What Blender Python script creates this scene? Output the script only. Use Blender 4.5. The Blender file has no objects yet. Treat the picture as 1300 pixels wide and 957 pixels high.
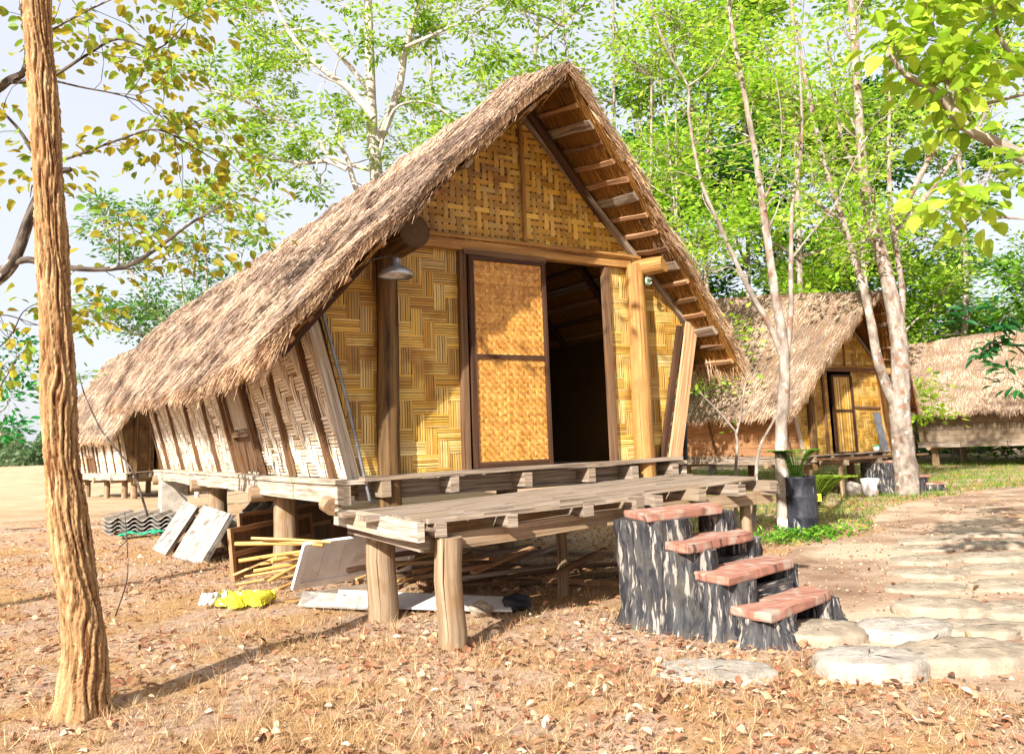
import bpy, math, random
import numpy as np
from mathutils import Matrix, Vector

# ------------------------------------------------------------------ camera, sky, sun, exposure
SC = bpy.context.scene
COL = SC.collection
YAW, PITCH, ROLL, FPX = -0.5343, 0.1264, 0.0374, 1027.55
CAM = np.array([-3.5883, -5.8668, 1.2136])
_f = np.array([-math.sin(YAW)*math.cos(PITCH), math.cos(YAW)*math.cos(PITCH), math.sin(PITCH)])
_r = np.array([math.cos(YAW), math.sin(YAW), 0.0]); _u = np.cross(_r, _f)
CR = math.cos(ROLL)*_r - math.sin(ROLL)*_u
CU = math.sin(ROLL)*_r + math.cos(ROLL)*_u
cd = bpy.data.cameras.new('camera'); cam = bpy.data.objects.new('camera', cd); COL.objects.link(cam)
cam.matrix_world = Matrix(((CR[0], CU[0], -_f[0], CAM[0]), (CR[1], CU[1], -_f[1], CAM[1]),
                           (CR[2], CU[2], -_f[2], CAM[2]), (0, 0, 0, 1)))
cd.sensor_width = 36.0; cd.lens = FPX/1300*36; cd.shift_y = -45.5/1300
cd.clip_start = 0.05; cd.clip_end = 3000
SC.camera = cam

SUN = Vector((-0.88, -0.55, 0.64)).normalized()        # towards the sun
w = bpy.data.worlds.new('World'); SC.world = w; w.use_nodes = True
nt = w.node_tree; bg = nt.nodes['Background']
sky = nt.nodes.new('ShaderNodeTexSky'); sky.sky_type = 'NISHITA'; sky.sun_disc = False
sky.sun_elevation = math.asin(SUN.z); sky.sun_rotation = math.atan2(SUN.x, SUN.y)
sky.air_density = 1.0; sky.dust_density = 3.5; sky.ozone_density = 1.0
hz = nt.nodes.new('ShaderNodeMix'); hz.data_type = 'RGBA'; hz.inputs[0].default_value = .84   # thin bright cloud veil over the whole sky
hz.inputs[7].default_value = (2.4, 2.42, 2.58, 1); nt.links.new(sky.outputs[0], hz.inputs[6]); nt.links.new(hz.outputs[2], bg.inputs[0]); bg.inputs[1].default_value = 0.15
sl = bpy.data.lights.new('sun', 'SUN'); sl.energy = 4.5; sl.angle = math.radians(0.6); sl.color = (1.0, 0.96, 0.90)
so = bpy.data.objects.new('sun', sl); COL.objects.link(so)
so.rotation_euler = (-SUN).to_track_quat('-Z', 'Y').to_euler()
so.location = (-10, -8, 12)
SC.view_settings.view_transform = 'Standard'; SC.view_settings.look = 'None'
SC.view_settings.gamma = 1; SC.view_settings.use_curve_mapping = False
SC.view_settings.exposure = 1.36

# ------------------------------------------------------------------ helpers
def ray(px, py):
    return _f + (px-650)/FPX*CR - (py-433)/FPX*CU
def at(px, py, depth):                     # world point seen in the photo's direction at a given distance
    return CAM + ray(px, py)*depth
def on(px, py, axis, val):
    d = ray(px, py); return CAM + d*((val-CAM[axis])/d[axis])

rng = np.random.default_rng(7)
random.seed(7)
def V(*a): return np.array(a, float)
def nrm(v):
    v = np.asarray(v, float); return v/np.maximum(np.linalg.norm(v, axis=-1, keepdims=True), 1e-9)

class MB:
    """collects faces; build() links them as one mesh object"""
    def __init__(s): s.blocks = []; s.n = 0
    def add(s, verts, faces, uv=None, col=(1, 1, 1), smooth=False):
        verts = np.asarray(verts, float).reshape(-1, 3); faces = np.asarray(faces, int)
        nf, k = faces.shape
        if uv is None: uv = np.zeros((nf, k, 2))
        col = np.asarray(col, float)
        if col.ndim == 1: col = np.tile(col, (nf, 1))
        s.blocks.append((verts, faces+s.n, np.asarray(uv, float).reshape(nf, k, 2), col, smooth)); s.n += len(verts)
    def poly(s, pts, col=(1, 1, 1), uv=None):
        pts = np.asarray(pts, float)
        if uv is None: uv = pts[:, :2]
        s.add(pts, [list(range(len(pts)))], np.asarray(uv)[None], col)
    def box8(s, c, col=(1, 1, 1), uvs=1.0):
        # c: 8 corners, 0-3 start ring, 4-7 end ring (long axis from ring to ring)
        c = np.asarray(c, float); f = [(0, 3, 2, 1), (4, 5, 6, 7), (0, 1, 5, 4), (1, 2, 6, 5), (2, 3, 7, 6), (3, 0, 4, 7)]
        L = np.linalg.norm(c[4]-c[0]); a = np.linalg.norm(c[1]-c[0]); b = np.linalg.norm(c[2]-c[1])
        o = rng.uniform(0, 50, 2); uv = []
        for k, (i, w_) in enumerate([(0, a), (0, a), (0, a), (1, b), (2, a), (3, b)]):
            if k < 2: uv.append([(o[0], o[1]), (o[0]+b*.3, o[1]), (o[0]+b*.3, o[1]+a), (o[0], o[1]+a)])
            else:
                v0 = o[1]+k*.37; uv.append([(o[0], v0), (o[0], v0+w_), (o[0]+L, v0+w_), (o[0]+L, v0)])
        s.add(c, f, uv, col)
    def beam(s, p0, p1, w, h, up=(0, 0, 1), col=(1, 1, 1), wob=0.0, seg=1, taper=1.0):
        """rectangular bar from p0 to p1; w across, h along up"""
        p0 = np.asarray(p0, float); p1 = np.asarray(p1, float)
        d = nrm(p1-p0); up = np.asarray(up, float); x = np.cross(d, up)
        if np.linalg.norm(x) < 1e-4: x = np.cross(d, V(1, 0, 0))
        x = nrm(x); z = np.cross(x, d)
        seg = max(seg, 1)
        rings = []
        for i in range(seg+1):
            t = i/seg; k = 1+(taper-1)*t
            o = (rng.normal(0, wob, 2) if wob else np.zeros(2))
            c = p0+(p1-p0)*t + x*o[0]+z*o[1]
            j = rng.normal(0, wob*.5, 8) if wob else np.zeros(8)
            rings.append([c+x*(-w/2*k+j[0])+z*(-h/2*k+j[1]), c+x*(w/2*k+j[2])+z*(-h/2*k+j[3]),
                          c+x*(w/2*k+j[4])+z*(h/2*k+j[5]), c+x*(-w/2*k+j[6])+z*(h/2*k+j[7])])
        vs = np.array(rings).reshape(-1, 3); L = np.linalg.norm(p1-p0)
        o = rng.uniform(0, 50, 2); F = []; U = []
        F.append((3, 2, 1, 0)); U.append([(o[0], o[1]), (o[0]+.05, o[1]), (o[0]+.05, o[1]+h), (o[0], o[1]+h)])
        e = 4*seg; F.append((e, e+1, e+2, e+3)); U.append(U[0])
        for i in range(seg):
            for k in range(4):
                a = 4*i+k; b = 4*i+(k+1) % 4
                F.append((a, b, b+4, a+4)); u0, u1 = o[0]+L*i/seg, o[0]+L*(i+1)/seg
                v0 = o[1]+k*.41; v1 = v0+(w if k % 2 == 0 else h)
                U.append([(u0, v0), (u0, v1), (u1, v1), (u1, v0)])
        s.add(vs, F, U, col)
    def tube(s, pts, rad, seg=8, col=(1, 1, 1), caps=True, rough=0.0, smooth=True, flute=None, capcol=None):
        pts = np.asarray(pts, float); n = len(pts)
        rad = np.broadcast_to(np.asarray(rad, float), (n,))
        tan = nrm(np.gradient(pts, axis=0))
        a = V(0, 0, 1) if abs(tan[0][2]) < .9 else V(1, 0, 0)
        x = nrm(np.cross(tan[0], a)); vs = []
        ang = np.arange(seg)/seg*2*math.pi
        for i in range(n):
            x = nrm(x-tan[i]*np.dot(x, tan[i])); y = np.cross(tan[i], x)
            r = np.full(seg, rad[i])
            if flute is not None: r = r*flute(ang, i/(n-1))
            if rough: r = r*(1+rng.normal(0, rough, seg))
            vs.append(pts[i]+np.outer(np.cos(ang)*r, x)+np.outer(np.sin(ang)*r, y))
        vs = np.array(vs).reshape(-1, 3)
        ln = np.concatenate([[0], np.cumsum(np.linalg.norm(np.diff(pts, axis=0), axis=1))])
        o = rng.uniform(0, 50, 2); F = []; U = []; rm = max(rad.mean(), .003)
        for i in range(n-1):
            for k in range(seg):
                a_ = i*seg+k; b_ = i*seg+(k+1) % seg
                F.append((a_, b_, b_+seg, a_+seg))
                v0 = o[1]+k/seg*6.28*rm; v1 = o[1]+(k+1)/seg*6.28*rm
                U.append([(o[0]+ln[i], v0), (o[0]+ln[i], v1), (o[0]+ln[i+1], v1), (o[0]+ln[i+1], v0)])
        s.add(vs, F, U, col, smooth)
        if caps:
            cc = capcol if capcol is not None else col
            for ring, cpt, fl in ((vs[:seg], pts[0], True), (vs[-seg:], pts[-1], False)):
                vv = np.vstack([ring, cpt]); ff = []
                uu = []
                for k in range(seg):
                    q = (k, (k+1) % seg, seg) if not fl else ((k+1) % seg, k, seg)
                    ff.append(q); uu.append([(o[0], o[1]+.02), (o[0]+.01, o[1]+.03), (o[0], o[1])])
                s.add(vv, ff, uu, cc)
    def blades(s, P, D, L, W, col, N=None, tip=.3, curl=0.0):
        """thin straight blades: P (n,3) roots, D (n,3) directions"""
        n = len(P); D = nrm(D); L = np.broadcast_to(L, (n,))[:, None]; W = np.broadcast_to(W, (n,))[:, None]
        if N is None: N = nrm(rng.normal(size=(n, 3)))
        S = nrm(np.cross(D, N))
        v = np.stack([P-S*W/2, P+S*W/2, P+D*L+S*W/2*tip, P+D*L-S*W/2*tip], 1)
        if curl:
            v[:, 2:, 2] -= curl*L
        f = np.arange(n*4).reshape(n, 4)
        uv = np.tile(np.array([[0, 0], [0, 1], [1, 1], [1, 0]], float), (n, 1, 1))
        s.add(v.reshape(-1, 3), f, uv, col)
    def leaves(s, P, D, N, L, W, col, fold=.25):
        """pointed oval leaves, two faces folded along the midrib"""
        n = len(P); D = nrm(D); S = nrm(np.cross(D, N)); Nn = np.cross(S, D)
        L = np.broadcast_to(L, (n,))[:, None]; W = np.broadcast_to(W, (n,))[:, None]
        bend = rng.uniform(.0, .35, (n, 1)); pts = []
        mid = lambda t: P+D*L*t-Nn*L*bend*t*t
        for sg in (1, -1):
            for t, w_ in ((.18, .36), (.42, .5), (.68, .42), (.87, .2)): pts.append(mid(t)+sg*S*W*w_+Nn*W*fold*w_*1.6)
        # 0 base, 1-4 one side, 5 tip, 6-9 other side, 10 mid
        v = np.stack([P]+pts[:4]+[mid(1.0)]+pts[4:]+[mid(.55)], 1).reshape(-1, 3)
        b = np.arange(n)[:, None]*11
        q = np.concatenate([b+np.array([[0, 1, 2, 10]]), b+np.array([[10, 2, 3, 4]]), b+np.array([[10, 4, 5, 9]]), b+np.array([[10, 9, 8, 7]]), b+np.array([[0, 10, 7, 6]])], 1).reshape(-1, 4)
        s.add(v, q, None, np.repeat(np.asarray(col), 5, axis=0) if np.ndim(col) == 2 else col)
    def chips(s, P, D, N, L, W, col):
        """one small pointed quad per far leaf"""
        n = len(P); D = nrm(D); S = nrm(np.cross(D, N))
        L = np.broadcast_to(L, (n,))[:, None]; W = np.broadcast_to(W, (n,))[:, None]
        v = np.stack([P, P+D*L*.45+S*W*.5, P+D*L, P+D*L*.45-S*W*.5], 1).reshape(-1, 3)
        s.add(v, np.arange(n*4).reshape(n, 4), None, col)
    def build(s, name, mat, parent=None, origin=None, label=None, cat=None, group=None, kind=None, bevel=0):
        me = bpy.data.meshes.new(name)
        Vt = np.concatenate([b[0] for b in s.blocks]) if s.blocks else np.zeros((0, 3))
        if origin is not None: Vt = Vt-np.asarray(origin, float)
        tot = [b[1].shape[1] for b in s.blocks for _ in range(len(b[1]))]
        tot = np.array(tot, np.int32); idx = np.concatenate([b[1].ravel() for b in s.blocks]).astype(np.int32)
        me.vertices.add(len(Vt)); me.vertices.foreach_set('co', Vt.ravel().astype(np.float32))
        me.loops.add(len(idx)); me.loops.foreach_set('vertex_index', idx)
        me.polygons.add(len(tot)); st = np.concatenate([[0], np.cumsum(tot)[:-1]]).astype(np.int32)
        me.polygons.foreach_set('loop_start', st); me.polygons.foreach_set('loop_total', tot)
        me.polygons.foreach_set('use_smooth', np.concatenate([np.full(len(b[1]), b[4], bool) for b in s.blocks]))
        uv = me.uv_layers.new(name='UVMap')
        uv.data.foreach_set('uv', np.concatenate([b[2].reshape(-1) for b in s.blocks]).astype(np.float32))
        ca = me.color_attributes.new('Col', 'FLOAT_COLOR', 'CORNER')
        cc = np.concatenate([np.repeat(b[3], b[1].shape[1], axis=0) for b in s.blocks])
        cc = np.hstack([cc, np.ones((len(cc), 1))]); ca.data.foreach_set('color', cc.ravel().astype(np.float32))
        me.update(calc_edges=True); me.validate()
        me.materials.append(mat)
        o = bpy.data.objects.new(name, me); COL.objects.link(o)
        if origin is not None and parent is None: o.location = Vector(origin)
        if parent is not None: o.parent = parent
        if bevel:
            b = o.modifiers.new('bevel', 'BEVEL'); b.width = bevel; b.segments = 2; b.limit_method = 'ANGLE'
        tag(o, label, cat, group, kind)
        return o

def tag(o, label=None, cat=None, group=None, kind=None):
    if label: o['label'] = label
    if cat: o['category'] = cat
    if group: o['group'] = group
    if kind: o['kind'] = kind
    return o
def thing(name, label, cat, loc=(0, 0, 0), rz=0, group=None, scale=None):
    o = bpy.data.objects.new(name, None); COL.objects.link(o); o.location = Vector(loc); o.rotation_euler = (0, 0, rz)
    if scale: o.scale = scale
    o.empty_display_size = .2
    return tag(o, label, cat, group)

# ------------------------------------------------------------------ materials
def rgb(h):
    return tuple(((int(h[i:i+2], 16)/255+.055)/1.055)**2.4 if int(h[i:i+2], 16) > 10 else int(h[i:i+2], 16)/255/12.92 for i in (0, 2, 4))
def material(name, c1, c2=None, coord='UV', scale=(3, 40, 1), lo=.3, hi=.7, rough=.8, bump=.2, attr=True, c3=None, s3=2.0, t3=.6,
             translucent=0, spec=.2, detail=6, dist=.0, metal=0, bscale=None, c4=None, s4=(2, 60, 1), t4=.62):
    m = bpy.data.materials.new(name); m.use_nodes = True; n = m.node_tree.nodes; l = m.node_tree.links
    p = n['Principled BSDF']; p.inputs['Roughness'].default_value = rough; p.inputs['Specular IOR Level'].default_value = spec
    p.inputs['Metallic'].default_value = metal
    tc = n.new('ShaderNodeTexCoord'); mp = n.new('ShaderNodeMapping'); mp.inputs['Scale'].default_value = scale
    l.new(tc.outputs[coord], mp.inputs[0])
    nz = n.new('ShaderNodeTexNoise'); nz.inputs['Scale'].default_value = 1; nz.inputs['Detail'].default_value = detail
    nz.inputs['Roughness'].default_value = .6; nz.inputs['Distortion'].default_value = dist
    l.new(mp.outputs[0], nz.inputs['Vector'])
    cr = n.new('ShaderNodeValToRGB'); cr.color_ramp.elements[0].position = lo; cr.color_ramp.elements[1].position = hi
    cr.color_ramp.elements[0].color = (*c1, 1); cr.color_ramp.elements[1].color = (*(c2 or c1), 1)
    l.new(nz.outputs[0], cr.inputs[0]); out = cr.outputs[0]
    def over(out, c, sc, th, w_=.12, crd=coord):
        mp2 = n.new('ShaderNodeMapping'); mp2.inputs['Scale'].default_value = sc if isinstance(sc, tuple) else (sc, sc, sc)
        mp2.inputs['Location'].default_value = (3.3, 7.1, 1.7)
        l.new(tc.outputs[crd], mp2.inputs[0])
        n2 = n.new('ShaderNodeTexNoise'); n2.inputs['Scale'].default_value = 1; n2.inputs['Detail'].default_value = 8
        l.new(mp2.outputs[0], n2.inputs['Vector'])
        r2 = n.new('ShaderNodeValToRGB'); r2.color_ramp.elements[0].position = th-w_/2; r2.color_ramp.elements[1].position = th+w_/2
        l.new(n2.outputs[0], r2.inputs[0])
        mx = n.new('ShaderNodeMix'); mx.data_type = 'RGBA'; l.new(r2.outputs[0], mx.inputs[0])
        l.new(out, mx.inputs[6]); mx.inputs[7].default_value = (*c, 1)
        return mx.outputs[2]
    if c3: out = over(out, c3, s3, t3, .15, 'Object')
    if c4: out = over(out, c4, s4, t4, .06)
    if attr:
        at_ = n.new('ShaderNodeVertexColor'); at_.layer_name = 'Col'
        mu = n.new('ShaderNodeMix'); mu.data_type = 'RGBA'; mu.blend_type = 'MULTIPLY'; mu.inputs[0].default_value = 1
        l.new(out, mu.inputs[6]); l.new(at_.outputs[0], mu.inputs[7]); out = mu.outputs[2]
    l.new(out, p.inputs['Base Color'])
    if bump:
        b = n.new('ShaderNodeBump'); b.inputs['Strength'].default_value = bump; b.inputs['Distance'].default_value = .02
        hsrc = nz.outputs[0]
        if bscale:
            mp3 = n.new('ShaderNodeMapping'); mp3.inputs['Scale'].default_value = bscale; l.new(tc.outputs[coord], mp3.inputs[0])
            n3 = n.new('ShaderNodeTexNoise'); n3.inputs['Scale'].default_value = 1; n3.inputs['Detail'].default_value = 8
            l.new(mp3.outputs[0], n3.inputs['Vector']); hsrc = n3.outputs[0]
        l.new(hsrc, b.inputs['Height']); l.new(b.outputs[0], p.inputs['Normal'])
    if translucent:
        tr = n.new('ShaderNodeBsdfTranslucent'); l.new(out, tr.inputs[0]); ms = n.new('ShaderNodeMixShader')
        ms.inputs[0].default_value = translucent; l.new(p.outputs[0], ms.inputs[1]); l.new(tr.outputs[0], ms.inputs[2])
        l.new(ms.outputs[0], n['Material Output'].inputs[0])
    return m

M = {}
M['thatch'] = material('thatch', (1, 1, 1), (.78, .76, .75), 'Object', (3, 3, 3), .35, .7, .9, 0, c3=(.50, .48, .50), s3=(2.4, .7, 2.0), t3=.53)
M['thatch_base'] = material('thatch_base', rgb('94765a'), rgb('5e4a38'), 'Object', (40, 40, 40), bump=.6, rough=.95, attr=False)
M['thatch_under'] = material('thatch_under', rgb('b07a36'), rgb('5a3a18'), 'UV', (2, 90, 1), .3, .7, .9, .6, attr=False)
M['bamboo'] = material('bamboo_strip', (1, 1, 1), (.72, .66, .55), 'UV', (3, 90, 1), .35, .75, .45, .15, spec=.35, c3=(.55, .42, .28), s3=3.0, t3=.62)
M['bleached'] = material('bleached_strip', (1, 1, 1), (.80, .75, .68), 'UV', (3, 90, 1), .35, .75, .8, .15, c3=(.76, .68, .58), s3=2.2, t3=.6)
M['rattan'] = material('door_weave', (1, 1, 1), (.75, .62, .45), 'Object', (14, 14, 14), .3, .7, .4, .1, spec=.4)
M['grey_wood'] = material('weathered_wood', rgb('a39382'), rgb('5e4e40'), 'UV', (1.6, 38, 1), .38, .64, .85, .5, c3=rgb('8a7862'), s3=3, t3=.6, c4=rgb('3a2d22'), s4=(.9, 70, 1), t4=.66)
M['pale_wood'] = material('pale_wood', rgb('c4b9a8'), rgb('7f7060'), 'UV', (1.6, 38, 1), .38, .64, .85, .4, c3=rgb('a8957c'), s3=3, t3=.62, c4=rgb('5a4836'), s4=(.9, 70, 1), t4=.68)
M['brown_wood'] = material('brown_wood', rgb('7f6146'), rgb('483425'), 'UV', (1.6, 38, 1), .32, .68, .75, .35, c3=rgb('6e4a2c'), s3=3, t3=.6)
M['board'] = material('grey_board_wood', rgb('c6bfb4'), rgb('8b8378'), 'UV', (1.2, 30, 1), .38, .62, .85, .4, c3=rgb('6e675e'), s3=6, t3=.60, c4=rgb('4a443c'), s4=(1.2, 50, 1), t4=.64)
M['lamp_metal'] = material('galvanised', rgb('c4c6c8'), rgb('96989a'), 'Object', (20, 20, 20), rough=.38, metal=.75, bump=0)
M['corner_tan'] = material('corner_tan', rgb('c4a078'), rgb('96704c'), 'UV', (1.6, 38, 1), .38, .64, .8, .4)
M['tan_plank'] = material('tan_plank', rgb('b48c68'), rgb('8a6446'), 'UV', (1.6, 38, 1), .38, .64, .85, .4)
M['stick'] = material('bamboo_stick', rgb('d8b478'), rgb('b08448'), 'UV', (3, 60, 1), .38, .64, .5, .2)
M['dark_wood'] = material('dark_wood', rgb('553a28'), rgb('2c1c13'), 'UV', (1.6, 38, 1), .32, .68, .7, .35)
M['gold_log'] = material('golden_log', rgb('b48a50'), rgb('80582e'), 'UV', (1.2, 30, 1), .36, .66, .6, .4, c3=rgb('946a3c'), s3=5, t3=.57, c4=rgb('54351c'), s4=(.7, 55, 1), t4=.64)
M['log'] = material('peeled_log', rgb('ab9478'), rgb('6b543d'), 'UV', (1.2, 26, 1), .3, .7, .85, .45, c3=rgb('82674a'), s3=4, t3=.58, c4=rgb('30241a'), s4=(.8, 55, 1), t4=.66)
M['shaded_log'] = material('shaded_log', rgb('7a5c38'), rgb('2a1c12'), 'UV', (1.2, 18, 1), .35, .65, .7, .4)  # left post and log end, with roof overhang shade put into the colour
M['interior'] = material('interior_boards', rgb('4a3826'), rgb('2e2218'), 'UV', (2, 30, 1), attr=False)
M['metal_white'] = material('enamel', rgb('d8d8d4'), rgb('b8b8b2'), 'Object', (20, 20, 20), rough=.35, spec=.5, bump=0)
M['metal_grey'] = material('dull_metal', rgb('8e9296'), rgb('6e7276'), 'Object', (20, 20, 20), rough=.45, metal=.6, bump=0)
M['paint_white'] = material('worn_white_paint', rgb('ebe9ea'), rgb('cfc9c4'), 'Object', (5, 5, 5), rough=.6, bump=.1, c3=rgb('b9a894'), s3=6, t3=.68)
M['cement'] = material('fibre_cement', rgb('b9b3aa'), rgb('7f786f'), 'Object', (8, 8, 8), .3, .7, .9, .3, c3=rgb('5f584f'), s3=5, t3=.6)
M['concrete'] = material('concrete', rgb('bcb2a4'), rgb('8a8074'), 'Object', (6, 6, 6), .3, .7, .9, .3)
M['plaster'] = material('shaded_plaster', rgb('8f8270'), rgb('6a5e50'), 'Object', (4, 4, 4), .3, .7, .9, .2)  # side wall of the long hut, its shade put into the grey
M['stone'] = material('stepping_stone', rgb('a69884'), rgb('7e7060'), 'Object', (7, 7, 7), .3, .7, .92, .5, c3=rgb('a8957e'), s3=12, t3=.62, bscale=(30, 30, 30))
M['stone_pale'] = material('pale_stone', rgb('b0a89c'), rgb('867c70'), 'Object', (7, 7, 7), .3, .7, .92, .5, c3=rgb('a79d93'), s3=16, t3=.64, bscale=(30, 30, 30))
M['tread'] = material('red_step', rgb('b5826e'), rgb('875a4a'), 'UV', (2, 26, 1), .3, .7, .8, .5, c3=rgb('a99484'), s3=9, t3=.56, c4=rgb('6a4a3c'), s4=(3, 60, 1), t4=.63)
M['stump'] = material('painted_stump', rgb('29292d'), rgb('575452'), 'UV', (5, 22, 1), .42, .68, .7, .8, c4=rgb('958c82'), s4=(6.5, 44, 1), t4=.60, c3=rgb('4a463f'), s3=5, t3=.62, bscale=(10, 30, 1), dist=.8)
M['bark'] = material('orange_bark', rgb('bda680'), rgb('94744e'), 'UV', (5, 34, 1), .36, .62, .9, .7, c3=rgb('a3845e'), s3=7, t3=.58, dist=1.2, c4=rgb('6b4526'), s4=(4, 32, 1), t4=.62)
M['bark_pale'] = material('pale_bark', rgb('aa9f92'), rgb('6e6054'), 'UV', (4, 10, 1), .36, .66, .9, .6, c3=rgb('80604e'), s3=7, t3=.60, c4=rgb('cfc7bc'), s4=(6, 12, 1), t4=.64)
M['bark_grey'] = material('grey_bark', rgb('cfc8be'), rgb('8a8074'), 'UV', (4, 10, 1), .36, .66, .9, .5, c3=rgb('a39788'), s3=5, t3=.60)
M['bark_dark'] = material('dark_bark', rgb('6e6258'), rgb('2b241f'), 'UV', (6, 20, 1), .36, .64, .9, .8, c4=rgb('a9a39b'), s4=(8, 14, 1), t4=.63)
M['leaf'] = material('leaf', (1, 1, 1), (.7, .75, .6), 'Object', (1.5, 1.5, 1.5), .3, .7, .5, 0, translucent=.5, spec=.3)
M['dry_leaf'] = material('dry_leaf', (1, 1, 1), (.8, .75, .7), 'Object', (9, 9, 9), .3, .7, .8, 0, translucent=.15)
M['bin'] = material('black_barrel', rgb('202026'), rgb('45454c'), 'UV', (12, 4, 1), .4, .75, .5, .4, c4=rgb('a8a8ac'), s4=(26, 4, 1), t4=.66)
M['yellow'] = material('yellow_film', rgb('e4e048'), rgb('c8c02c'), 'Object', (12, 12, 12), rough=.3, spec=.5, bump=.3, translucent=.2)
M['green_net'] = material('green_net', rgb('3fae86'), rgb('2c8a68'), 'Object', (30, 30, 30), rough=.7, bump=.3)
M['green_sign'] = material('green_disc', rgb('8fae8a'), rgb('6f9470'), 'Object', (30, 30, 30), rough=.5, bump=0)

# ------------------------------------------------------------------ ground
def ground_material():
    m = bpy.data.materials.new('dry_ground'); m.use_nodes = True; n = m.node_tree.nodes; l = m.node_tree.links
    p = n['Principled BSDF']; p.inputs['Roughness'].default_value = .95; p.inputs['Specular IOR Level'].default_value = .1
    tc = n.new('ShaderNodeTexCoord')
    def noise(s, d=8, r=.65, dist=0):
        z = n.new('ShaderNodeTexNoise'); z.inputs['Scale'].default_value = s; z.inputs['Detail'].default_value = d
        z.inputs['Roughness'].default_value = r; z.inputs['Distortion'].default_value = dist
        l.new(tc.outputs['Object'], z.inputs['Vector']); return z.outputs[0]
    def ramp(src, stops):
        r = n.new('ShaderNodeValToRGB'); e = r.color_ramp.elements
        e[0].position, e[0].color = stops[0][0], (*stops[0][1], 1); e[1].position, e[1].color = stops[-1][0], (*stops[-1][1], 1)
        for s_, c in stops[1:-1]: q = e.new(s_); q.color = (*c, 1)
        l.new(src, r.inputs[0]); return r.outputs[0]
    def mix(f, a, b):
        x = n.new('ShaderNodeMix'); x.data_type = 'RGBA'; l.new(f, x.inputs[0]); l.new(a, x.inputs[6]); l.new(b, x.inputs[7]); return x.outputs[2]
    litter = ramp(noise(16, 10, .75), [(.3, rgb('74584a')), (.48, rgb('a68a74')), (.6, rgb('bea690')), (.75, rgb('bd9c7c'))])
    straw = ramp(noise(38, 10, .7), [(.3, rgb('7c5a38')), (.5, rgb('a88358')), (.7, rgb('c4a67a'))])
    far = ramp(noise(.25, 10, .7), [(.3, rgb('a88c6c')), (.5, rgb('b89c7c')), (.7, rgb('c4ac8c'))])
    a = mix(ramp(noise(1.1, 4), [(.44, (0, 0, 0)), (.58, (1, 1, 1))]), litter, straw)
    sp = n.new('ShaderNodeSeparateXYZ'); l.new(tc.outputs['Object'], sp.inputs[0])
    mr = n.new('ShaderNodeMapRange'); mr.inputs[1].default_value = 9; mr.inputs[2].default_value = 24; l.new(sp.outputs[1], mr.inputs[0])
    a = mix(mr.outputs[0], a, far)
    l.new(a, p.inputs['Base Color'])
    b = n.new('ShaderNodeBump'); b.inputs['Strength'].default_value = .7; b.inputs['Distance'].default_value = .03
    l.new(noise(26, 10, .8), b.inputs['Height']); l.new(b.outputs[0], p.inputs['Normal'])
    return m
def sheet(name, xs, ys, h, mat, **k):
    X, Y = np.meshgrid(xs, ys); Z = h(X, Y); v = np.stack([X, Y, Z], -1).reshape(-1, 3)
    nx, ny = len(xs), len(ys); i, j = np.meshgrid(np.arange(nx-1), np.arange(ny-1)); a = (j*nx+i).ravel()
    mb = MB(); mb.add(v, np.stack([a, a+1, a+nx+1, a+nx], 1), None, (1, 1, 1), True)
    return mb.build(name, mat, **k)
def axis(lo, hi, fine, c0, c1):
    return np.unique(np.concatenate([np.linspace(lo, c0, 24)[:-1] if lo < c0 else [], np.arange(c0, c1, fine), np.linspace(c1, hi, 30)]))
gh = lambda X, Y: .02*np.sin(X*1.7+.5)*np.cos(Y*1.3)+.012*np.sin(X*4.1+Y*2.7)-.012+np.clip((Y-60)/400, 0, 1)*3.0*(np.clip(Y-60, 0, None) > 0)
def axis2(R, fine, a, b):
    g = np.concatenate([[-R, -R/2, -R/4, -R/8], np.linspace(-R/16 if R/16 > abs(a)+5 else a-20, a, 8)])
    h_ = np.concatenate([np.linspace(b, b+20, 8), [R/8, R/4, R/2, R]])
    return np.unique(np.concatenate([g, np.arange(a, b, fine), h_]))
sheet('ground', axis2(1200, .14, -8, 24), axis2(1200, .14, -8, 26), gh, ground_material(), kind='structure')

def blob_sheet(name, pts, z, mat, kind='structure'):
    """flat irregular patch from an outline, triangulated as a fan of rings"""
    P = np.array(pts, float); c = P.mean(0); out = []
    n = len(P)
    for i in range(n):
        for t in (0, .25, .5, .75):
            p0, p1, p2, p3 = P[(i-1) % n], P[i], P[(i+1) % n], P[(i+2) % n]
            q = .5*((2*p1)+(-p0+p2)*t+(2*p0-5*p1+4*p2-p3)*t*t+(-p0+3*p1-3*p2+p3)*t**3)
            out.append(q)
    Q = np.array(out); Q = Q+rng.normal(0, .05, Q.shape)
    mb = MB(); m = len(Q); K = 14
    rings = [c+(Q-c)*k/K for k in range(1, K+1)]
    v = np.vstack([[c]]+rings); zz = gh(v[:, 0], v[:, 1])+z
    v = np.column_stack([v, zz])
    # sunk rim so the edge blends into the ground
    v[-m:, 2] -= z+.006
    f3 = [(0, 1+i, 1+(i+1) % m) for i in range(m)]
    f4 = [(1+k*m+i, 1+(k+1)*m+i, 1+(k+1)*m+(i+1) % m, 1+k*m+(i+1) % m) for k in range(K-1) for i in range(m)]
    mb.add(v, f3, None, (1, 1, 1), True); mb.blocks.append((np.zeros((0, 3)), np.array(f4), np.zeros((len(f4), 4, 2)), np.ones((len(f4), 3)), True))
    return mb.build(name, mat, kind=kind)
M['sand'] = material('sandy_path', rgb('9c806a'), rgb('7c624e'), 'Object', (2.2, 2.2, 2.2), .35, .65, .95, .5, c3=rgb('b09a82'), s3=1.3, t3=.52, attr=False, bscale=(26, 26, 26))
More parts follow.
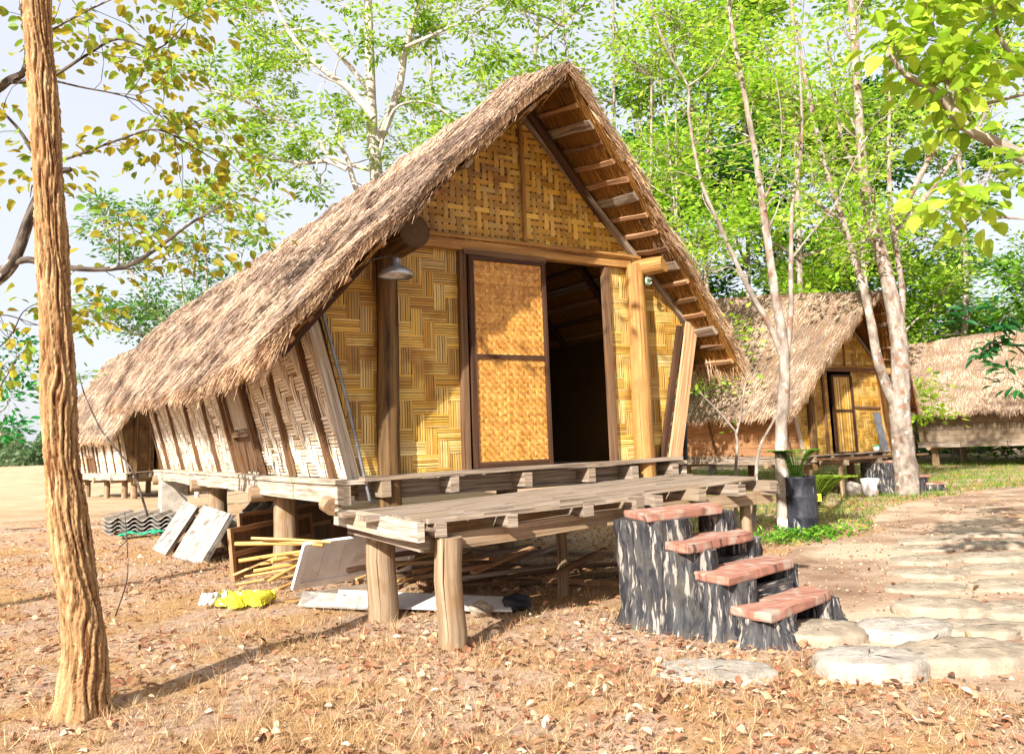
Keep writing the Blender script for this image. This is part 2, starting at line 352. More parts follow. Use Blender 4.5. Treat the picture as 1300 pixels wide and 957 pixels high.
blob_sheet('path', [(.75, -2.1), (1.3, -1.6), (2.2, -.5), (3.6, .35), (5.2, .5), (6.6, 1.6), (8.4, 2.6), (10.2, 2.9), (12.5, 3.4), (14.5, 2.6),
                    (12, -.5), (8, -2.5), (5, -4.5), (2, -6), (.2, -4.4), (.3, -3.0)], .012, M['sand'])
blob_sheet('dirt_track', [(-9, 12.0), (-5.5, 11.2), (-3.2, 10.8), (-1.9, 11.3), (-2.2, 12.2), (-4.5, 12.2), (-8, 13.2), (-14, 14.2), (-16, 13)], .01, M['sand'])

# ------------------------------------------------------------------ weave
def clip2(poly, cpoly):
    """clip poly (list of [x,y,h]) by convex ccw cpoly (2D)"""
    out = poly
    n = len(cpoly)
    for i in range(n):
        a = cpoly[i]; b = cpoly[(i+1) % n]; ex, ey = b[0]-a[0], b[1]-a[1]
        inp = out; out = []
        if not inp: return []
        for k in range(len(inp)):
            p, q = inp[k], inp[(k+1) % len(inp)]
            dp = ex*(p[1]-a[1])-ey*(p[0]-a[0]); dq = ex*(q[1]-a[1])-ey*(q[0]-a[0])
            if dp >= 0: out.append(p)
            if (dp >= 0) != (dq >= 0):
                t = dp/(dp-dq); out.append([p[j]+(q[j]-p[j])*t for j in range(3)])
    return out
def weave(mb, O, ex, ey, cpoly, c, k, palette, fill=.93, bow=.006, run=2, period=4, off=.006, back=None, jit=.0, skip=0.0, under=False):
    O = V(*O); ex = nrm(V(*ex)); ey = nrm(V(*ey)); nn = np.cross(ex, ey)
    xs = [p[0] for p in cpoly]; ys = [p[1] for p in cpoly]
    i0, i1 = int(math.floor(min(xs)/c))-period, int(math.ceil(max(xs)/c))+1
    j0, j1 = int(math.floor(min(ys)/c))-period, int(math.ceil(max(ys)/c))+1
    pal = np.array(palette)
    band_tone = {}
    def emit(x0, x1, y0, y1, horiz, bi):
        w_ = (y1-y0 if horiz else x1-x0)/k
        base = band_tone.setdefault((horiz, bi), (pal[rng.integers(len(pal))], rng.uniform(.88, 1.08)))
        for s_ in range(k):
            if skip and rng.random() < skip: continue
            col = (pal[rng.integers(len(pal))]*.45+base[0]*.55)*base[1]*rng.uniform(.85, 1.12)
            g = w_*(1-fill)/2+rng.uniform(0, jit)*w_; dj = rng.normal(0, jit*.3)*w_
            bw = bow*rng.uniform(.7, 1.3)
            if horiz: a, b = y0+s_*w_+g+dj, y0+(s_+1)*w_-g+dj; L0, L1 = x0, x1
            else: a, b = x0+s_*w_+g+dj, x0+(s_+1)*w_-g+dj; L0, L1 = y0, y1
            e = (L1-L0)*.04+c*(1-fill)*.55; st = [L0-e, L0+(L1-L0)*.3, L0+(L1-L0)*.7, L1+e]; hs = [0, bw, bw, 0]
            for q in range(3):
                if horiz: pl = [[st[q], a, hs[q]], [st[q+1], a, hs[q+1]], [st[q+1], b, hs[q+1]], [st[q], b, hs[q]]]
                else: pl = [[a, st[q], hs[q]], [b, st[q], hs[q]], [b, st[q+1], hs[q+1]], [a, st[q+1], hs[q+1]]]
                pl = clip2(pl, cpoly)
                if len(pl) < 3: continue
                P = np.array([O+ex*p_[0]+ey*p_[1]+nn*(off+p_[2]) for p_ in pl])
                u = [((p_[0], p_[1]) if horiz else (p_[1]+7.3, p_[0]+3.1)) for p_ in pl]
                mb.poly(P, col, u)
    for j in range(j0, j1+1):
        for i in range(i0, i1+1):
            if (i+j) % period == 0: emit(i*c, (i+run)*c, j*c, (j+1)*c, True, j)
    for i in range(i0, i1+1):
        for j in range(j0, j1+1):
            if (i+j) % period == run: emit(i*c, (i+1)*c, j*c, (j+period-run)*c, False, i)
    if under:
        for horiz, r0, r1, q0, q1 in ((True, j0, j1, i0*c, (i1+1)*c), (False, i0, i1, j0*c, (j1+1)*c)):
            for b_ in range(r0, r1+1):
                g = c*(1-fill)/2; col = pal[rng.integers(len(pal))]*rng.uniform(.7, .95)
                pl = [[q0, b_*c+g, 0], [q1, b_*c+g, 0], [q1, (b_+1)*c-g, 0], [q0, (b_+1)*c-g, 0]] if horiz else [[b_*c+g, q0, 0], [(b_+1)*c-g, q0, 0], [(b_+1)*c-g, q1, 0], [b_*c+g, q1, 0]]
                pl = clip2(pl, cpoly)
                if len(pl) >= 3: mb.poly([O+ex*a_[0]+ey*a_[1]+nn*(off-(.004 if horiz else .007)) for a_ in pl], col, [((a_[0], a_[1]) if horiz else (a_[1], a_[0])) for a_ in pl])
    if back is not None:  # added sheet behind the strips so that no light leaks through
        n = len(cpoly)
        F = [O+ex*p[0]+ey*p[1]+nn*(off-.004) for p in cpoly]; B = [O+ex*p[0]+ey*p[1]-nn*.012 for p in cpoly]
        mb.poly(F, back); mb.poly(B[::-1], back)
        for i in range(n): mb.poly([F[i], B[i], B[(i+1) % n], F[(i+1) % n]], back)
GOLD = [rgb(h) for h in ('c99c3c', 'b8862c', 'd8b052', 'a8864a', 'd8ba74', '9c7028', 'c09a50')]
GOLD_W = [rgb(h) for h in ('d8b860', 'e0c888', 'c49a48', 'cdb07a', 'b08a40', 'e6d4a4', 'a98252')]
WHITE = [rgb(h) for h in ('f0e9dc', 'e6dccb', 'f6f1e8', 'd2c2a8', 'eadfce', 'bfa88a', 'f4ede2')]
ORANGE = [rgb(h) for h in ('c48e42', 'd2a052', 'b47e34', 'ca984a', 'a27034', 'd8ac62')]
DARKW = [rgb(h) for h in ('6a4c2c', '7c5a34', '5a3e22', '8a6840')]

# ------------------------------------------------------------------ thatched hut on stilts
def hut(name, label, group, loc=(0, 0, 0), rz=0, scale=None, q=1.0, side='weave', main=False, L=10.7, door='sliding', straw='8a6a4c', F=1.0, gold=None, rise=0.0):
    T = thing(name, label, 'hut', loc, rz, group, scale)
    wb, wt, hw, ha = 1.487, 1.84, 1.335, 3.13
    prof = lambda z: wb+(wt-wb)*(z-F)/hw              # half width of the flaring wall at height z
    cc = .105
    # ---- front wall panels (x0,x1 at base) in the plane y=0
    def fpoly(x0, x1, z0=F+.02, z1=F+1.86):
        pts = []
        if x0 <= -wb: pts = [(-wb, z0), (x1, z0), (x1, z1)]; pts += [(-1.31, z1), (-1.80, F+hw-.03)]; return pts
        if x1 >= wb: return [(x0, z0), (wb, z0), (1.80, F+hw-.03), (1.31, z1), (x0, z1)]
        return [(x0, z0), (x1, z0), (x1, z1), (x0, z1)]
    fm = MB()
    pal = GOLD+GOLD_W[:4] if main else (gold or GOLD)
    weave(fm, (0, 0, 0), (1, 0, 0), (0, 0, 1), fpoly(-wb, -.60), cc, 5, pal, back=rgb('5a431f'), jit=.12)
    if main:
        weave(fm, (0, 0, 0), (1, 0, 0), (0, 0, 1), fpoly(.92, wb), cc, 5, pal, back=rgb('5a431f'), jit=.12)
    else:
        weave(fm, (0, 0, 0), (1, 0, 0), (0, 0, 1), fpoly(.22, wb), cc, 5, pal, back=rgb('5a431f'), jit=.12)
    fm.build('front_wall', M['bamboo'], T)
    # ---- open weave gable
    gm = MB(); c0 = F+1.90
    weave(gm, (0, -.005, 0), (1, 0, 0), (0, 0, 1), [(-1.22, c0), (1.22, c0), (0, F+ha)], .062 if main else .09, 1, GOLD, fill=.77 if main else .84, bow=.004, jit=.10, under=True)
    gm.build('gable_wall', M['bamboo'], T)
    # ---- side walls, leaning outwards
    ey = nrm(V(wt-wb, 0, hw)); hh = math.hypot(wt-wb, hw)
    for sx in (-1, 1):
        sm = MB()
        if side == 'weave' or sx == 1:
            k = .125 if main else .2
            ex = V(0, -sx*-1, 0) if sx == 1 else V(0, -1, 0)
            if sx == -1: weave(sm, (-wb, L, F), (0, -1, 0), (-(wt-wb), 0, hw), [(0, 0), (L, 0), (L, hh), (0, hh)], k, 4 if main else 2, WHITE, back=rgb('a38d6c'), bow=.009, jit=.16, skip=.02)
            else: weave(sm, (wb, 0, F), (0, 1, 0), ((wt-wb), 0, hw), [(0, 0), (L, 0), (L, hh), (0, hh)], .25, 2, GOLD, back=rgb('5a431f'), jit=.1)
            sm.build('side_wall', M['bleached'], T)
        else:
            nb = 7
            for i in range(nb):
                a, b = i/nb, (i+.97)/nb
                xa, xb = -(wb+(wt-wb)*a), -(wb+(wt-wb)*b)
                for y0, y1 in ((0, L*.34), (L*.34+.02, L*.7), (L*.7+.02, L)):
                    d = rng.uniform(0, .02)
                    cpts = [(xa-.03-d, y0, F+hw*a), (xa, y0, F+hw*a), (xb, y0, F+hw*b), (xb-.03, y0, F+hw*b),
                            (xa-.03-d, y1, F+hw*a), (xa, y1, F+hw*a), (xb, y1, F+hw*b), (xb-.03, y1, F+hw*b)]
                    sm.box8(cpts, rng.uniform(.8, 1.15)*V(1, .93, .86))
            sm.build('side_wall', M[side], T)
        # slanting studs
        ys = [.50, 1.62, 2.75, 4.0, 5.1, 6.5, 8.05, 9.6, 10.55] if main else list(np.linspace(.4, L-.2, 7))
        if side != 'weave': ys = ys[::2]
        for y in ys:
            if main and sx == -1 and y == 2.75: continue
            st = MB(); e = sx*.035
            st.beam((sx*wb+e, y, F-.0), (sx*wt+e, y, F+hw+.05), .075 if y < 6 else .09, .05, (1, 0, 0), wob=.004, seg=3)
            st.build('wall_stud', M['brown_wood'], T)
    # back wall
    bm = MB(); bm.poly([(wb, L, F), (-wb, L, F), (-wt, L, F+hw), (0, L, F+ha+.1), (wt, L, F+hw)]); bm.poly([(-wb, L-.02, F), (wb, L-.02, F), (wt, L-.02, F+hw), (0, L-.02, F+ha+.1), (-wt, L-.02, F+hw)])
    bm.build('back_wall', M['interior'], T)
    # floor
    fl = MB(); nfl = 14
    for i in range(nfl):
        x0 = -wb+.01+i*(2*wb-.02)/nfl; fl.beam((x0+.1, .02, F-.03), (x0+.1, L-.02, F-.03), .2, .03)
    fl.build('floor', M['grey_wood'], T)
    # sill planks along the sides, a bit wavy
    for sx in (-1, 1):
        sp = MB(); yy = np.linspace(-.12, L+.05, 9)
        for i in range(8):
            z0, z1 = -.006*(i % 3)-.05, -.006*((i+1) % 3)-.05
            g = .012
            sp.beam((sx*(wb+.07), yy[i], F+z0+.035), (sx*(wb+.07), yy[i+1]-g, F+z1+.035), .2, .035, wob=.003)
            sp.beam((sx*(wb+.13), yy[i]+.01, F+z0-.06), (sx*(wb+.13), yy[i+1]-g, F+z1-.06), .05, .14, wob=.004)
        sp.build('sill_beam', M['pale_wood' if main or L < 6 else 'grey_wood'], T)
    # stilts
    for y in (1.2 if not main else 2.55, L*.55, L-.3) if not main else (2.55, 6.1, 10.2):
        for x in (-1.36, 1.25) if main else (-1.2, 1.2):
            s = MB(); r = .13 if main else .11
            s.tube([(x, y, -.1), (x+.01, y, .3), (x, y+.01, .6), (x, y, F-.12)], [r*1.08, r, r*.97, r*.93], 12, rough=.03)
            s.build('stilt', M['log'], T)
        cb = MB(); cb.tube([(-1.72, y-.02, F-.19), (0, y, F-.2), (1.7, y, F-.19)], [.08, .07, .08], 8, rough=.03); cb.build('cross_beam', M['log'], T)
    if not main:
        for x in (-1.2, 1.2):
            s = MB(); s.tube([(x, .25, -.1), (x, .25, .5), (x, .25, F-.1)], [.12, .11, .1], 10, rough=.03); s.build('stilt', M['log'], T)
    if main:
        pr = MB(); pr.beam((-1.42, 9.9, -.05), (-1.42, 9.9, F-.12), .42, .5, (0, 1, 0)); pr.build('corner_pier', M['concrete'], T)
    # front sill and ledge
    lg = MB()
    lg.beam((-wb-.02, -.10, F+.0), (wb+.06, -.11, F+.022), .16, .03, wob=.004, seg=4)
    lg.beam((-wb, .06, F-.10), (wb+.02, .06, F-.08), .10, .14, wob=.004, seg=3)
    lg.build('threshold', M['grey_wood'], T)
    for x in (-1.35, -.78, -.13, .52, .98, 1.44):
        j = MB(); j.beam((x, -.20+.03*rng.random(), F-.075), (x, .9, F-.075), .07, .115, wob=.003); j.build('floor_joist', M['grey_wood'], T)
    # ---- round posts with end logs
    for x, mt, r in ((-1.27, 'shaded_log', .085), (1.2, 'gold_log', .092)):
        p = MB(); p.tube([(x, -.07, F-.30), (x-.01, -.075, F+.4), (x+.005, -.07, F+1.1), (x, -.07, F+1.83)], [r*1.0, r*1.02, r*.97, r*.95], 16, rough=.012)
        p.build('post', M[mt], T)
        e = MB(); rr = .135 if x < 0 else .083
        if x < 0: e.tube([(x+.06, -.50, F+1.80), (x+.04, -.2, F+1.80), (x, .5, F+1.80)], [rr*.93, rr, rr], 18, rough=.012)
        else: e.tube([(x+.14, -.34, F+1.80), (x+.09, -.18, F+1.80), (x-.04, .16, F+1.80)], [rr*.93, rr, rr], 18, rough=.012)
        e.build('log_end', M[mt], T)
    # lintel, two layers
    lt = MB(); lt.beam((-1.22, -.03, F+1.865), (1.16, -.03, F+1.84), .09, .085, wob=.003, seg=4); lt.build('lintel', M['brown_wood'] if not main else M['gold_log'], T)
    cap = MB(); cap.tube([(-1.2, -.085, F+1.925), (0, -.085, F+1.915), (1.26, -.085, F+1.90)], .018, 8); cap.build('bamboo_rail', M['gold_log'], T)
    # gable trim
    for sx in (-1, 1):
        g = MB(); g.beam((sx*1.36, -.03, F+1.80), (0.0+sx*.02, -.03, F+ha-.01), .045, .075, (0, -1, 0), wob=.002, seg=3)
        g.beam((sx*1.36, -.03, F+1.79), (sx*1.86, -.03, F+hw-.03), .045, .07, (0, -1, 0))
        g.build('rake_trim', M['grey_wood' if sx > 0 else 'dark_wood'], T)
    cp = MB(); cp.tube([(.02, -.04, F+ha-.05), (.035, -.045, F+2.5), (.03, -.04, F+1.95)], .017, 8); cp.build('centre_pole', M['gold_log'], T)
    # corner boards
    k = MB(); k.beam((wb+.07, -.07, F+.02), (wt+.03, -.07, F+hw-.03), .14, .03, (0, 1, 0), wob=.002, seg=3); k.build('corner_board', M['corner_tan'] if main else M['gold_log'], T)
    k = MB(); k.beam((wb-.06, -.045, F+.02), (wt-.10, -.045, F+hw-.06), .05, .05, (0, 1, 0)); k.build('corner_stud', M['dark_wood'], T)
    k = MB(); k.beam((-wb-.045, -.02, F-.02), (-wt-.045, -.02, F+hw), .09, .03, (0, 1, 0), wob=.002, seg=3); k.build('corner_board', M['pale_wood'], T)
    if main:
        k = MB(); k.tube([(-wb+.045, -.10, F-.16), (-1.60, -.06, F+.6), (-wt+.01, -.06, F+hw+.1)], .013, 6); k.build('drain_pipe', M['metal_grey'], T)
    # ---- door
    if main:
        fr = MB()
        fr.beam((-.605, -.03, F+.01), (-.595, -.03, F+1.82), .06, .07, (0, 1, 0)); fr.beam((.885, -.02, F+.02), (.885, -.02, F+1.80), .045, .07, (0, 1, 0))
        fr.beam((-.6, -.07, F+1.80), (.20, -.07, F+1.785), .05, .05)
        fr.build('door_frame', M['brown_wood'], T)
        d = MB(); x0, x1, z0, z1 = -.565, .175, F+.035, F+1.765
        for a, b in (((x0+.02, z0), (x0+.02, z1)), ((x1-.02, z0), (x1-.02, z1))): d.beam((a[0], -.10, a[1]), (b[0], -.10, b[1]), .04, .035, (0, 1, 0))
        for z in (z0+.02, F+.93, z1-.02): d.beam((x0+.04, -.10, z), (x1-.04, -.10, z), .033, .035 if z != z0+.02 else .05)
        do = d.build('door', M['dark_wood'], T)
        for za, zb in ((z0+.045, F+.912), (F+.948, z1-.04)):
            w_ = MB(); weave(w_, (x0+.04, -.095, za), (1, 0, 0), (0, 0, 1), [(0, 0), (x1-x0-.08, 0), (x1-x0-.08, zb-za), (0, zb-za)], .0165, 1, ORANGE, fill=.97, bow=.003, back=rgb('8a5a1c'))
            w_.build('woven_panel', M['rattan'], do)
        # daylight-less interior lining is the room itself; a shelf board inside
        sb = MB(); sb.beam((.3, 2.2, F+.4), (1.3, 2.2, F+.4), .4, .8, wob=0); sb.build('inner_cabinet', M['interior'], T)
    else:
        d = MB(); x0, x1, z0, z1 = -.5, .14, F+.03, F+1.72
        for x in (x0, x1): d.beam((x, -.06, z0), (x, -.06, z1), .06, .06, (0, 1, 0))
        for z in (z0, F+.95, z1): d.beam((x0, -.06, z), (x1, -.06, z), .05, .05)
        do = d.build('door', M['dark_wood'], T)
        w_ = MB()
        for i in range(14):
            x = x0+.05+i*(x1-x0-.1)/13; w_.beam((x, -.045, z0+.02), (x, -.045, z1-.02), .04, .02, (0, 1, 0), col=GOLD[i % 7])
        w_.build('slat_panel', M['bamboo'], do)
        d = MB(); d.beam((.14, -.05, F+1.03), (1.1, -.05, F+1.0), .04, .04); d.beam((-.78, -.04, F+.02), (-.78, -.04, F+1.8), .06, .05, (0, 1, 0)); d.build('rail', M['brown_wood'], T)
    # ---- side window (left wall)
    if side == 'weave':
        y0, y1 = (2.72, 3.62) if main else (3.2, 4.0)
        ex = V(0, 1, 0); pt = lambda y, s, o: V(-wb-(wt-wb)*s-o, y, F+hw*s)
        wf = MB()
        for y in (y0, y1): wf.beam(pt(y, .0, .05), pt(y, .93, .05), .085, .05, (1, 0, 0), wob=.003, seg=2)
        for s_ in (.32, .86): wf.beam(pt(y0+.03, s_, .055), pt(y1-.03, s_, .055), .05, .06)
        fo = wf.build('window', M['brown_wood'], T)
        sh = MB()
        for i in range(3):
            ya, yb = y0+.06+i*.27, y0+.06+(i+.96)*.27
            for s0, s1, cc_, o in ((.36, .84, (1, 1, 1), .045),):
                sh.box8([pt(ya, s0, .02), pt(ya, s0, o), pt(yb, s0, o), pt(yb, s0, .02), pt(ya, s1, .02), pt(ya, s1, o), pt(yb, s1, o), pt(yb, s1, .02)], cc_)
        sh.build('shutter', M['pale_wood'], fo)
        sh = MB(); sh.box8([pt(y0+.06, .02, .02), pt(y0+.06, .02, .03), pt(y1-.06, .02, .03), pt(y1-.06, .02, .02), pt(y0+.06, .3, .02), pt(y0+.06, .3, .03), pt(y1-.06, .3, .03), pt(y1-.06, .3, .02)])
        sh.build('lower_panel', M['brown_wood'], fo)
    # ---- roof
    xe = 2.3 if main else 2.25
    Lr = L
    yk = [0, 1.0, 3.0, 6.0, 10.6, 14.0]; zk = [3.22, 3.44, 3.50, 3.66, 3.88, 3.98]
    def ridge(t):
        y = -.86+(Lr+3.6+.86)*t if main else -1.4+(Lr+2.6)*t
        if main: return np.stack([0*t, y, F+np.interp(y+.86, yk, zk)], -1)
        return np.stack([0*t, y, F+3.42+.16*np.sin(t*math.pi)+rise*np.clip(t*2, 0, 1)], -1)
    def eave(t, sx):
        yf = -.62 if sx < 0 else -.30
        y = yf+(Lr+.75-yf)*t
        z = np.interp(y, [-.6, 0.6, 2.2, 5.5, 9, 11.5], [.96, .93, .93, 1.03, 1.14, 1.2])+F if (main and sx < 0) else F+.93+0*t
        x = np.interp(y, [-.6, 4, 11.5], [2.28, 2.26, 2.42])*sx if main and sx < 0 else sx*xe+0*t
        return np.stack([x, y, z], -1)
    def surf(sx, u, t, h=0.0):
        R, E = ridge(t), eave(t, sx)
        P = R+(E-R)*u[..., None]; sl_ = nrm(E-R); nrmv = nrm(np.cross(sl_, V(0, 1, 0)))*(1 if sx > 0 else 1)
        nrmv = nrmv*np.sign(nrmv[..., 2:3])
        bulge = (.06 if main else .12)*np.sin(np.pi*np.clip(u, 0, 1))
        if main: bulge = bulge+.34*np.clip((t-.35)/.65, 0, 1)*np.sin(np.pi*np.clip(u, 0, 1))
        lump = 0*u if np.ndim(h) == 0 and h < 0 else .018*np.sin(u*9+t*40)+.015*np.sin(u*21-t*77+sx)+.012*np.sin(t*151)
        return P+nrmv*(bulge+lump+h)[..., None], sl_, nrmv
    base = np.array(rgb(straw))
    tones = np.array([rgb(h) for h in (('ccb198', 'bea288', 'd6bea6', 'b0957e', 'c4a990', 'dcc6ae', 'b69c86') if main else ('cfb49c', 'bca28a', 'dcc6ae', 'a68e7a', 'c8ae96', 'e4d0ba', 'b49c88'))])
    for sx in (-1, 1):
        nu, ntt = 12, int(60*q)+10
        th = .085
        ug, tg = np.meshgrid(np.linspace(0, 1, nu), np.linspace(0, 1, ntt))
        top, _, nv = surf(sx, ug, tg); flat_, _, _ = surf(sx, ug, tg, -1e-6); edge = np.minimum(1, np.minimum(tg*25+.35, 1.0))*np.minimum(1, (1-ug)*4+.35)
        bot = flat_-nv*(th*np.maximum(edge, .7))[..., None]
        a = (np.arange(ntt-1)[:, None]*nu+np.arange(nu-1)).ravel(); tb = MB(); N = nu*ntt
        f = np.stack([a, a+1, a+nu+1, a+nu], 1) if sx > 0 else np.stack([a, a+nu, a+nu+1, a+1], 1)
        tb.add(top.reshape(-1, 3), f, None, tuple(base), True)
        rim = [(k_) for k_ in range(nu)]+[i*nu+nu-1 for i in range(ntt)][1:]
        P0 = top.reshape(-1, 3); P1 = bot.reshape(-1, 3)
        for i0_, i1_ in zip(rim[:-1], rim[1:]): tb.poly([P0[i0_], P0[i1_], P1[i1_], P1[i0_]])
        tp = tb.build('thatch_core', M['thatch_base'], T)
        ub = MB(); uvv = np.stack([ug*3.2, tg*(Lr+2)], -1).reshape(-1, 2)
        f2 = f[:, ::-1]
        ub.add(bot.reshape(-1, 3), f2, uvv[f2], (1, 1, 1), True)
        # close the rim
        rim = [(k_) for k_ in range(nu)]+[i*nu+nu-1 for i in range(ntt)][1:]
        P0 = top.reshape(-1, 3); P1 = bot.reshape(-1, 3)
        ub.build('thatch_underside', M['thatch_under'], T)
        # straw
        st = MB()
        n = int((150000 if sx < 0 else 12000)*q)
        if not main: n = int(60000*q) if sx < 0 else int(8000*q)
        t = rng.random(n)**(1.45 if main else 1.0); u = rng.random(n)
        P, sl_, nv = surf(sx, u, t, rng.uniform(-.01, .028, n))
        D = sl_+nv*rng.uniform(-.03, .03, n)[:, None]+V(0, 1, 0)*rng.normal(0, .30, n)[:, None]
        if main: D = D+V(0, -.10, 0)
        patch = .5+.5*np.sin(P[:, 1]*1.9+np.sin(P[:, 2]*4)*1.5)*np.cos(P[:, 2]*3.1+P[:, 1]*.7)
        tone = tones[np.clip((rng.integers(0, 7, n)), 0, 6)]*(.90+.18*patch+rng.normal(0, .065, n))[:, None].clip(.35, 1.5)
        sc = 1.0+(t*.8 if main else .8)
        st.blades(P, D, rng.uniform(.05, .17, n)*np.sqrt(sc), rng.uniform(.0035, .007, n)*sc, tone.clip(.02, .9), N=nv+rng.normal(0, .45, (n, 3)))
        # eave fringe, hanging
        n = int((7500 if sx < 0 else 3500)*q)
        t = rng.random(n)**(1.3 if main else 1); u = rng.uniform(.955, 1.0, n)
        P, sl_, nv = surf(sx, u, t, rng.uniform(-.09, .02, n))
        hang = (.55+.45*np.sin(t*97)*np.sin(t*41+1)+rng.normal(0, .15, n)).clip(.1, 1.4)
        D = sl_*rng.uniform(.45, 1, n)[:, None]+V(0, 0, -1)*rng.uniform(.15, .8, n)[:, None]+rng.normal(0, .16, (n, 3))
        tone = tones[rng.integers(0, 7, n)]*rng.uniform(.6, 1.25, n)[:, None]*V(1.08, .98, .85)
        st.blades(P, D, .08+.20*hang*rng.uniform(.5, 1, n), rng.uniform(.005, .009, n)*(1+(t if main else 1)), tone.clip(.02, .9))
        # front verge fringe
        n = int(7000*q)
        u = rng.random(n); t = rng.random(n)*.018
        P, sl_, nv = surf(sx, u, t, rng.uniform(-.08, .03, n))
        gold = V(*rgb('c79a58'))
        tone = (tones[rng.integers(0, 7, n)]*.6+gold*.4)*rng.uniform(.55, 1.25, n)[:, None]
        D = sl_*rng.uniform(.5, 1, n)[:, None]+V(0, -1, 0)*rng.uniform(0.0, .4, n)[:, None]+V(0, 0, -1)*rng.uniform(0, .45, n)[:, None]+rng.normal(0, .08, (n, 3))
        tuft = (.5+.5*np.sin(u*43)*np.sin(u*17+2)).clip(.15, 1)
        st.blades(P, D, .04+(.15 if main else .34)*tuft*rng.uniform(.4, 1, n), rng.uniform(.004, .008, n), tone.clip(.02, .9))
        # straw tips showing under the front overhang
        n = int(5000*q)
        u = rng.random(n); t = rng.random(n)*.07
        P, sl_, nv = surf(sx, u, t, -.088)
        tone = V(*rgb('b9853f'))*rng.uniform(.4, 1.2, n)[:, None]
        st.blades(P, sl_+rng.normal(0, .05, (n, 3))-nv*.05, rng.uniform(.15, .3, n), rng.uniform(.004, .008, n), tone, N=nv)
        # ridge cap straw
        n = int(3500*q); t = rng.random(n)
        P, sl_, nv = surf(sx, rng.uniform(0, .03, n), t, rng.uniform(-.01, .02, n))
        D = sl_*rng.uniform(.3, 1, n)[:, None]+V(0, 1, 0)*rng.normal(0, .6, n)[:, None]
        st.blades(P, D, rng.uniform(.1, .22, n), rng.uniform(.005, .01, n), tones[rng.integers(0, 7, n)]*rng.uniform(.6, 1.2, n)[:, None])
        st.build('straw', M['thatch'], tp)
        # battens under the thatch
        nbt = 17 if main else 10
        for i in range(nbt):
            uu = (i+.7)/(nbt+.2); wide = (i % 4 == 2)
            tt = np.array([.003+.003*rng.random(), .06, .33 if main else .3]); pr, sl_, nv = surf(sx, np.full(3, uu), tt, -.105)
            b = MB()
            for a_, c_ in ((0, 1), (1, 2)):
                if a_ == 1 and not main: continue
                b.beam(pr[a_], pr[c_]-(pr[c_]-pr[a_])*.002, .085 if wide else .04, .035, tuple(nv[0]), wob=.005, seg=3)
            b.build('batten', M['grey_wood' if wide else ('tan_plank' if i % 3 else 'brown_wood')], T)
        # rafters
        for y_t in ((.045, .10, .19) if main else (.06,)):
            pr, sl_, nv = surf(sx, np.array([.03, .5, .97]), np.full(3, y_t), -.165)
            r_ = MB(); r_.tube(pr, .035, 8, rough=.03); r_.build('rafter', M['dark_wood'], T)
    # eave purlin stubs
    pu = MB(); pu.beam((wt+.05, -.34, F+hw-.02), (wt+.05, .6, F+hw+.0), .06, .07, wob=.002); pu.build('eave_purlin', M['brown_wood'], T)
    pu = MB(); pu.beam((wt+.06, -.30, F+hw-.05), (wt+.40, -.20, F+hw-.32), .06, .05, (0, 1, 0), wob=.002); pu.build('eave_bracket', M['dark_wood'], T)
    pu = MB(); pu.beam((-wt-.02, -.1, F+hw+.02), (-wt-.02, L, F+hw+.02), .06, .07, wob=.002, seg=3); pu.build('eave_purlin', M['dark_wood'], T)
    return T
H1 = hut('thatched_hut', 'large golden bamboo hut in front with a half open sliding woven door', 'thatched huts of the village', main=True)
o = MB(); o.tube([(1.26, -.165, 2.66), (1.27, -.185, 2.66)], [.042, .042], 16); pl = o.build('wall_plaque', M['green_sign'], H1)
o = MB()
for a in np.linspace(.6, 5.6, 12): o.beam((1.27+.026*math.cos(a), -.19, 2.66+.026*math.sin(a)), (1.27+.026*math.cos(a+.42), -.19, 2.66+.026*math.sin(a+.42)), .006, .006, (0, 1, 0))
o.build('ring_mark', M['metal_white'], pl)

huts = [
    ('small thatched hut right of the deck, closed slatted door and plank side wall', at(1036, 587, 15.7), -.09, (.80, .78, .84), 'brown_wood', .55),
    ('long straw roofed hut at the right edge, seen side on beyond the forked tree', at(1172, 590, 26.5), .26, (.9, .9, .78), 'weave', .5),
    ('distant thatched hut with whitewashed woven side, left beyond the big hut', at(163, 632, 24.3), .30, (.85, .72, .80), 'weave', .5),
]
# nearer hut to the right
p = huts[0][1]
H2 = hut('thatched_hut', huts[0][0], 'thatched huts of the village', (p[0]+.80*1.487, p[1]+.1, 0), -.09, (.82, .78, .92), q=.55, side='tan_plank', L=9.5, F=.83, rise=.6)
# long hut side-on: its back left corner is the one in view
p = huts[1][1]; rz = .17; s_ = 1.0
Lh = 10.5
H3 = hut('thatched_hut', huts[1][0], 'thatched huts of the village', (p[0]+math.cos(rz)*1.4+math.sin(rz)*Lh*1.0, p[1]+math.sin(rz)*1.4-math.cos(rz)*Lh*1.0, 0), rz, (.95, 1.0, .98), q=.6, side='plaster', L=Lh, F=.80, gold=DARKW)
p = huts[2][1]; rz = .30
H4 = hut('thatched_hut', huts[2][0], 'thatched huts of the village', (p[0]+math.cos(rz)*1.25, p[1]+math.sin(rz)*1.25, 0), rz, (.84, .74, 1.16), q=.5, side='weave', L=5.5, F=.68, gold=DARKW)  # dark palette puts the front wall's shade into its weave colour

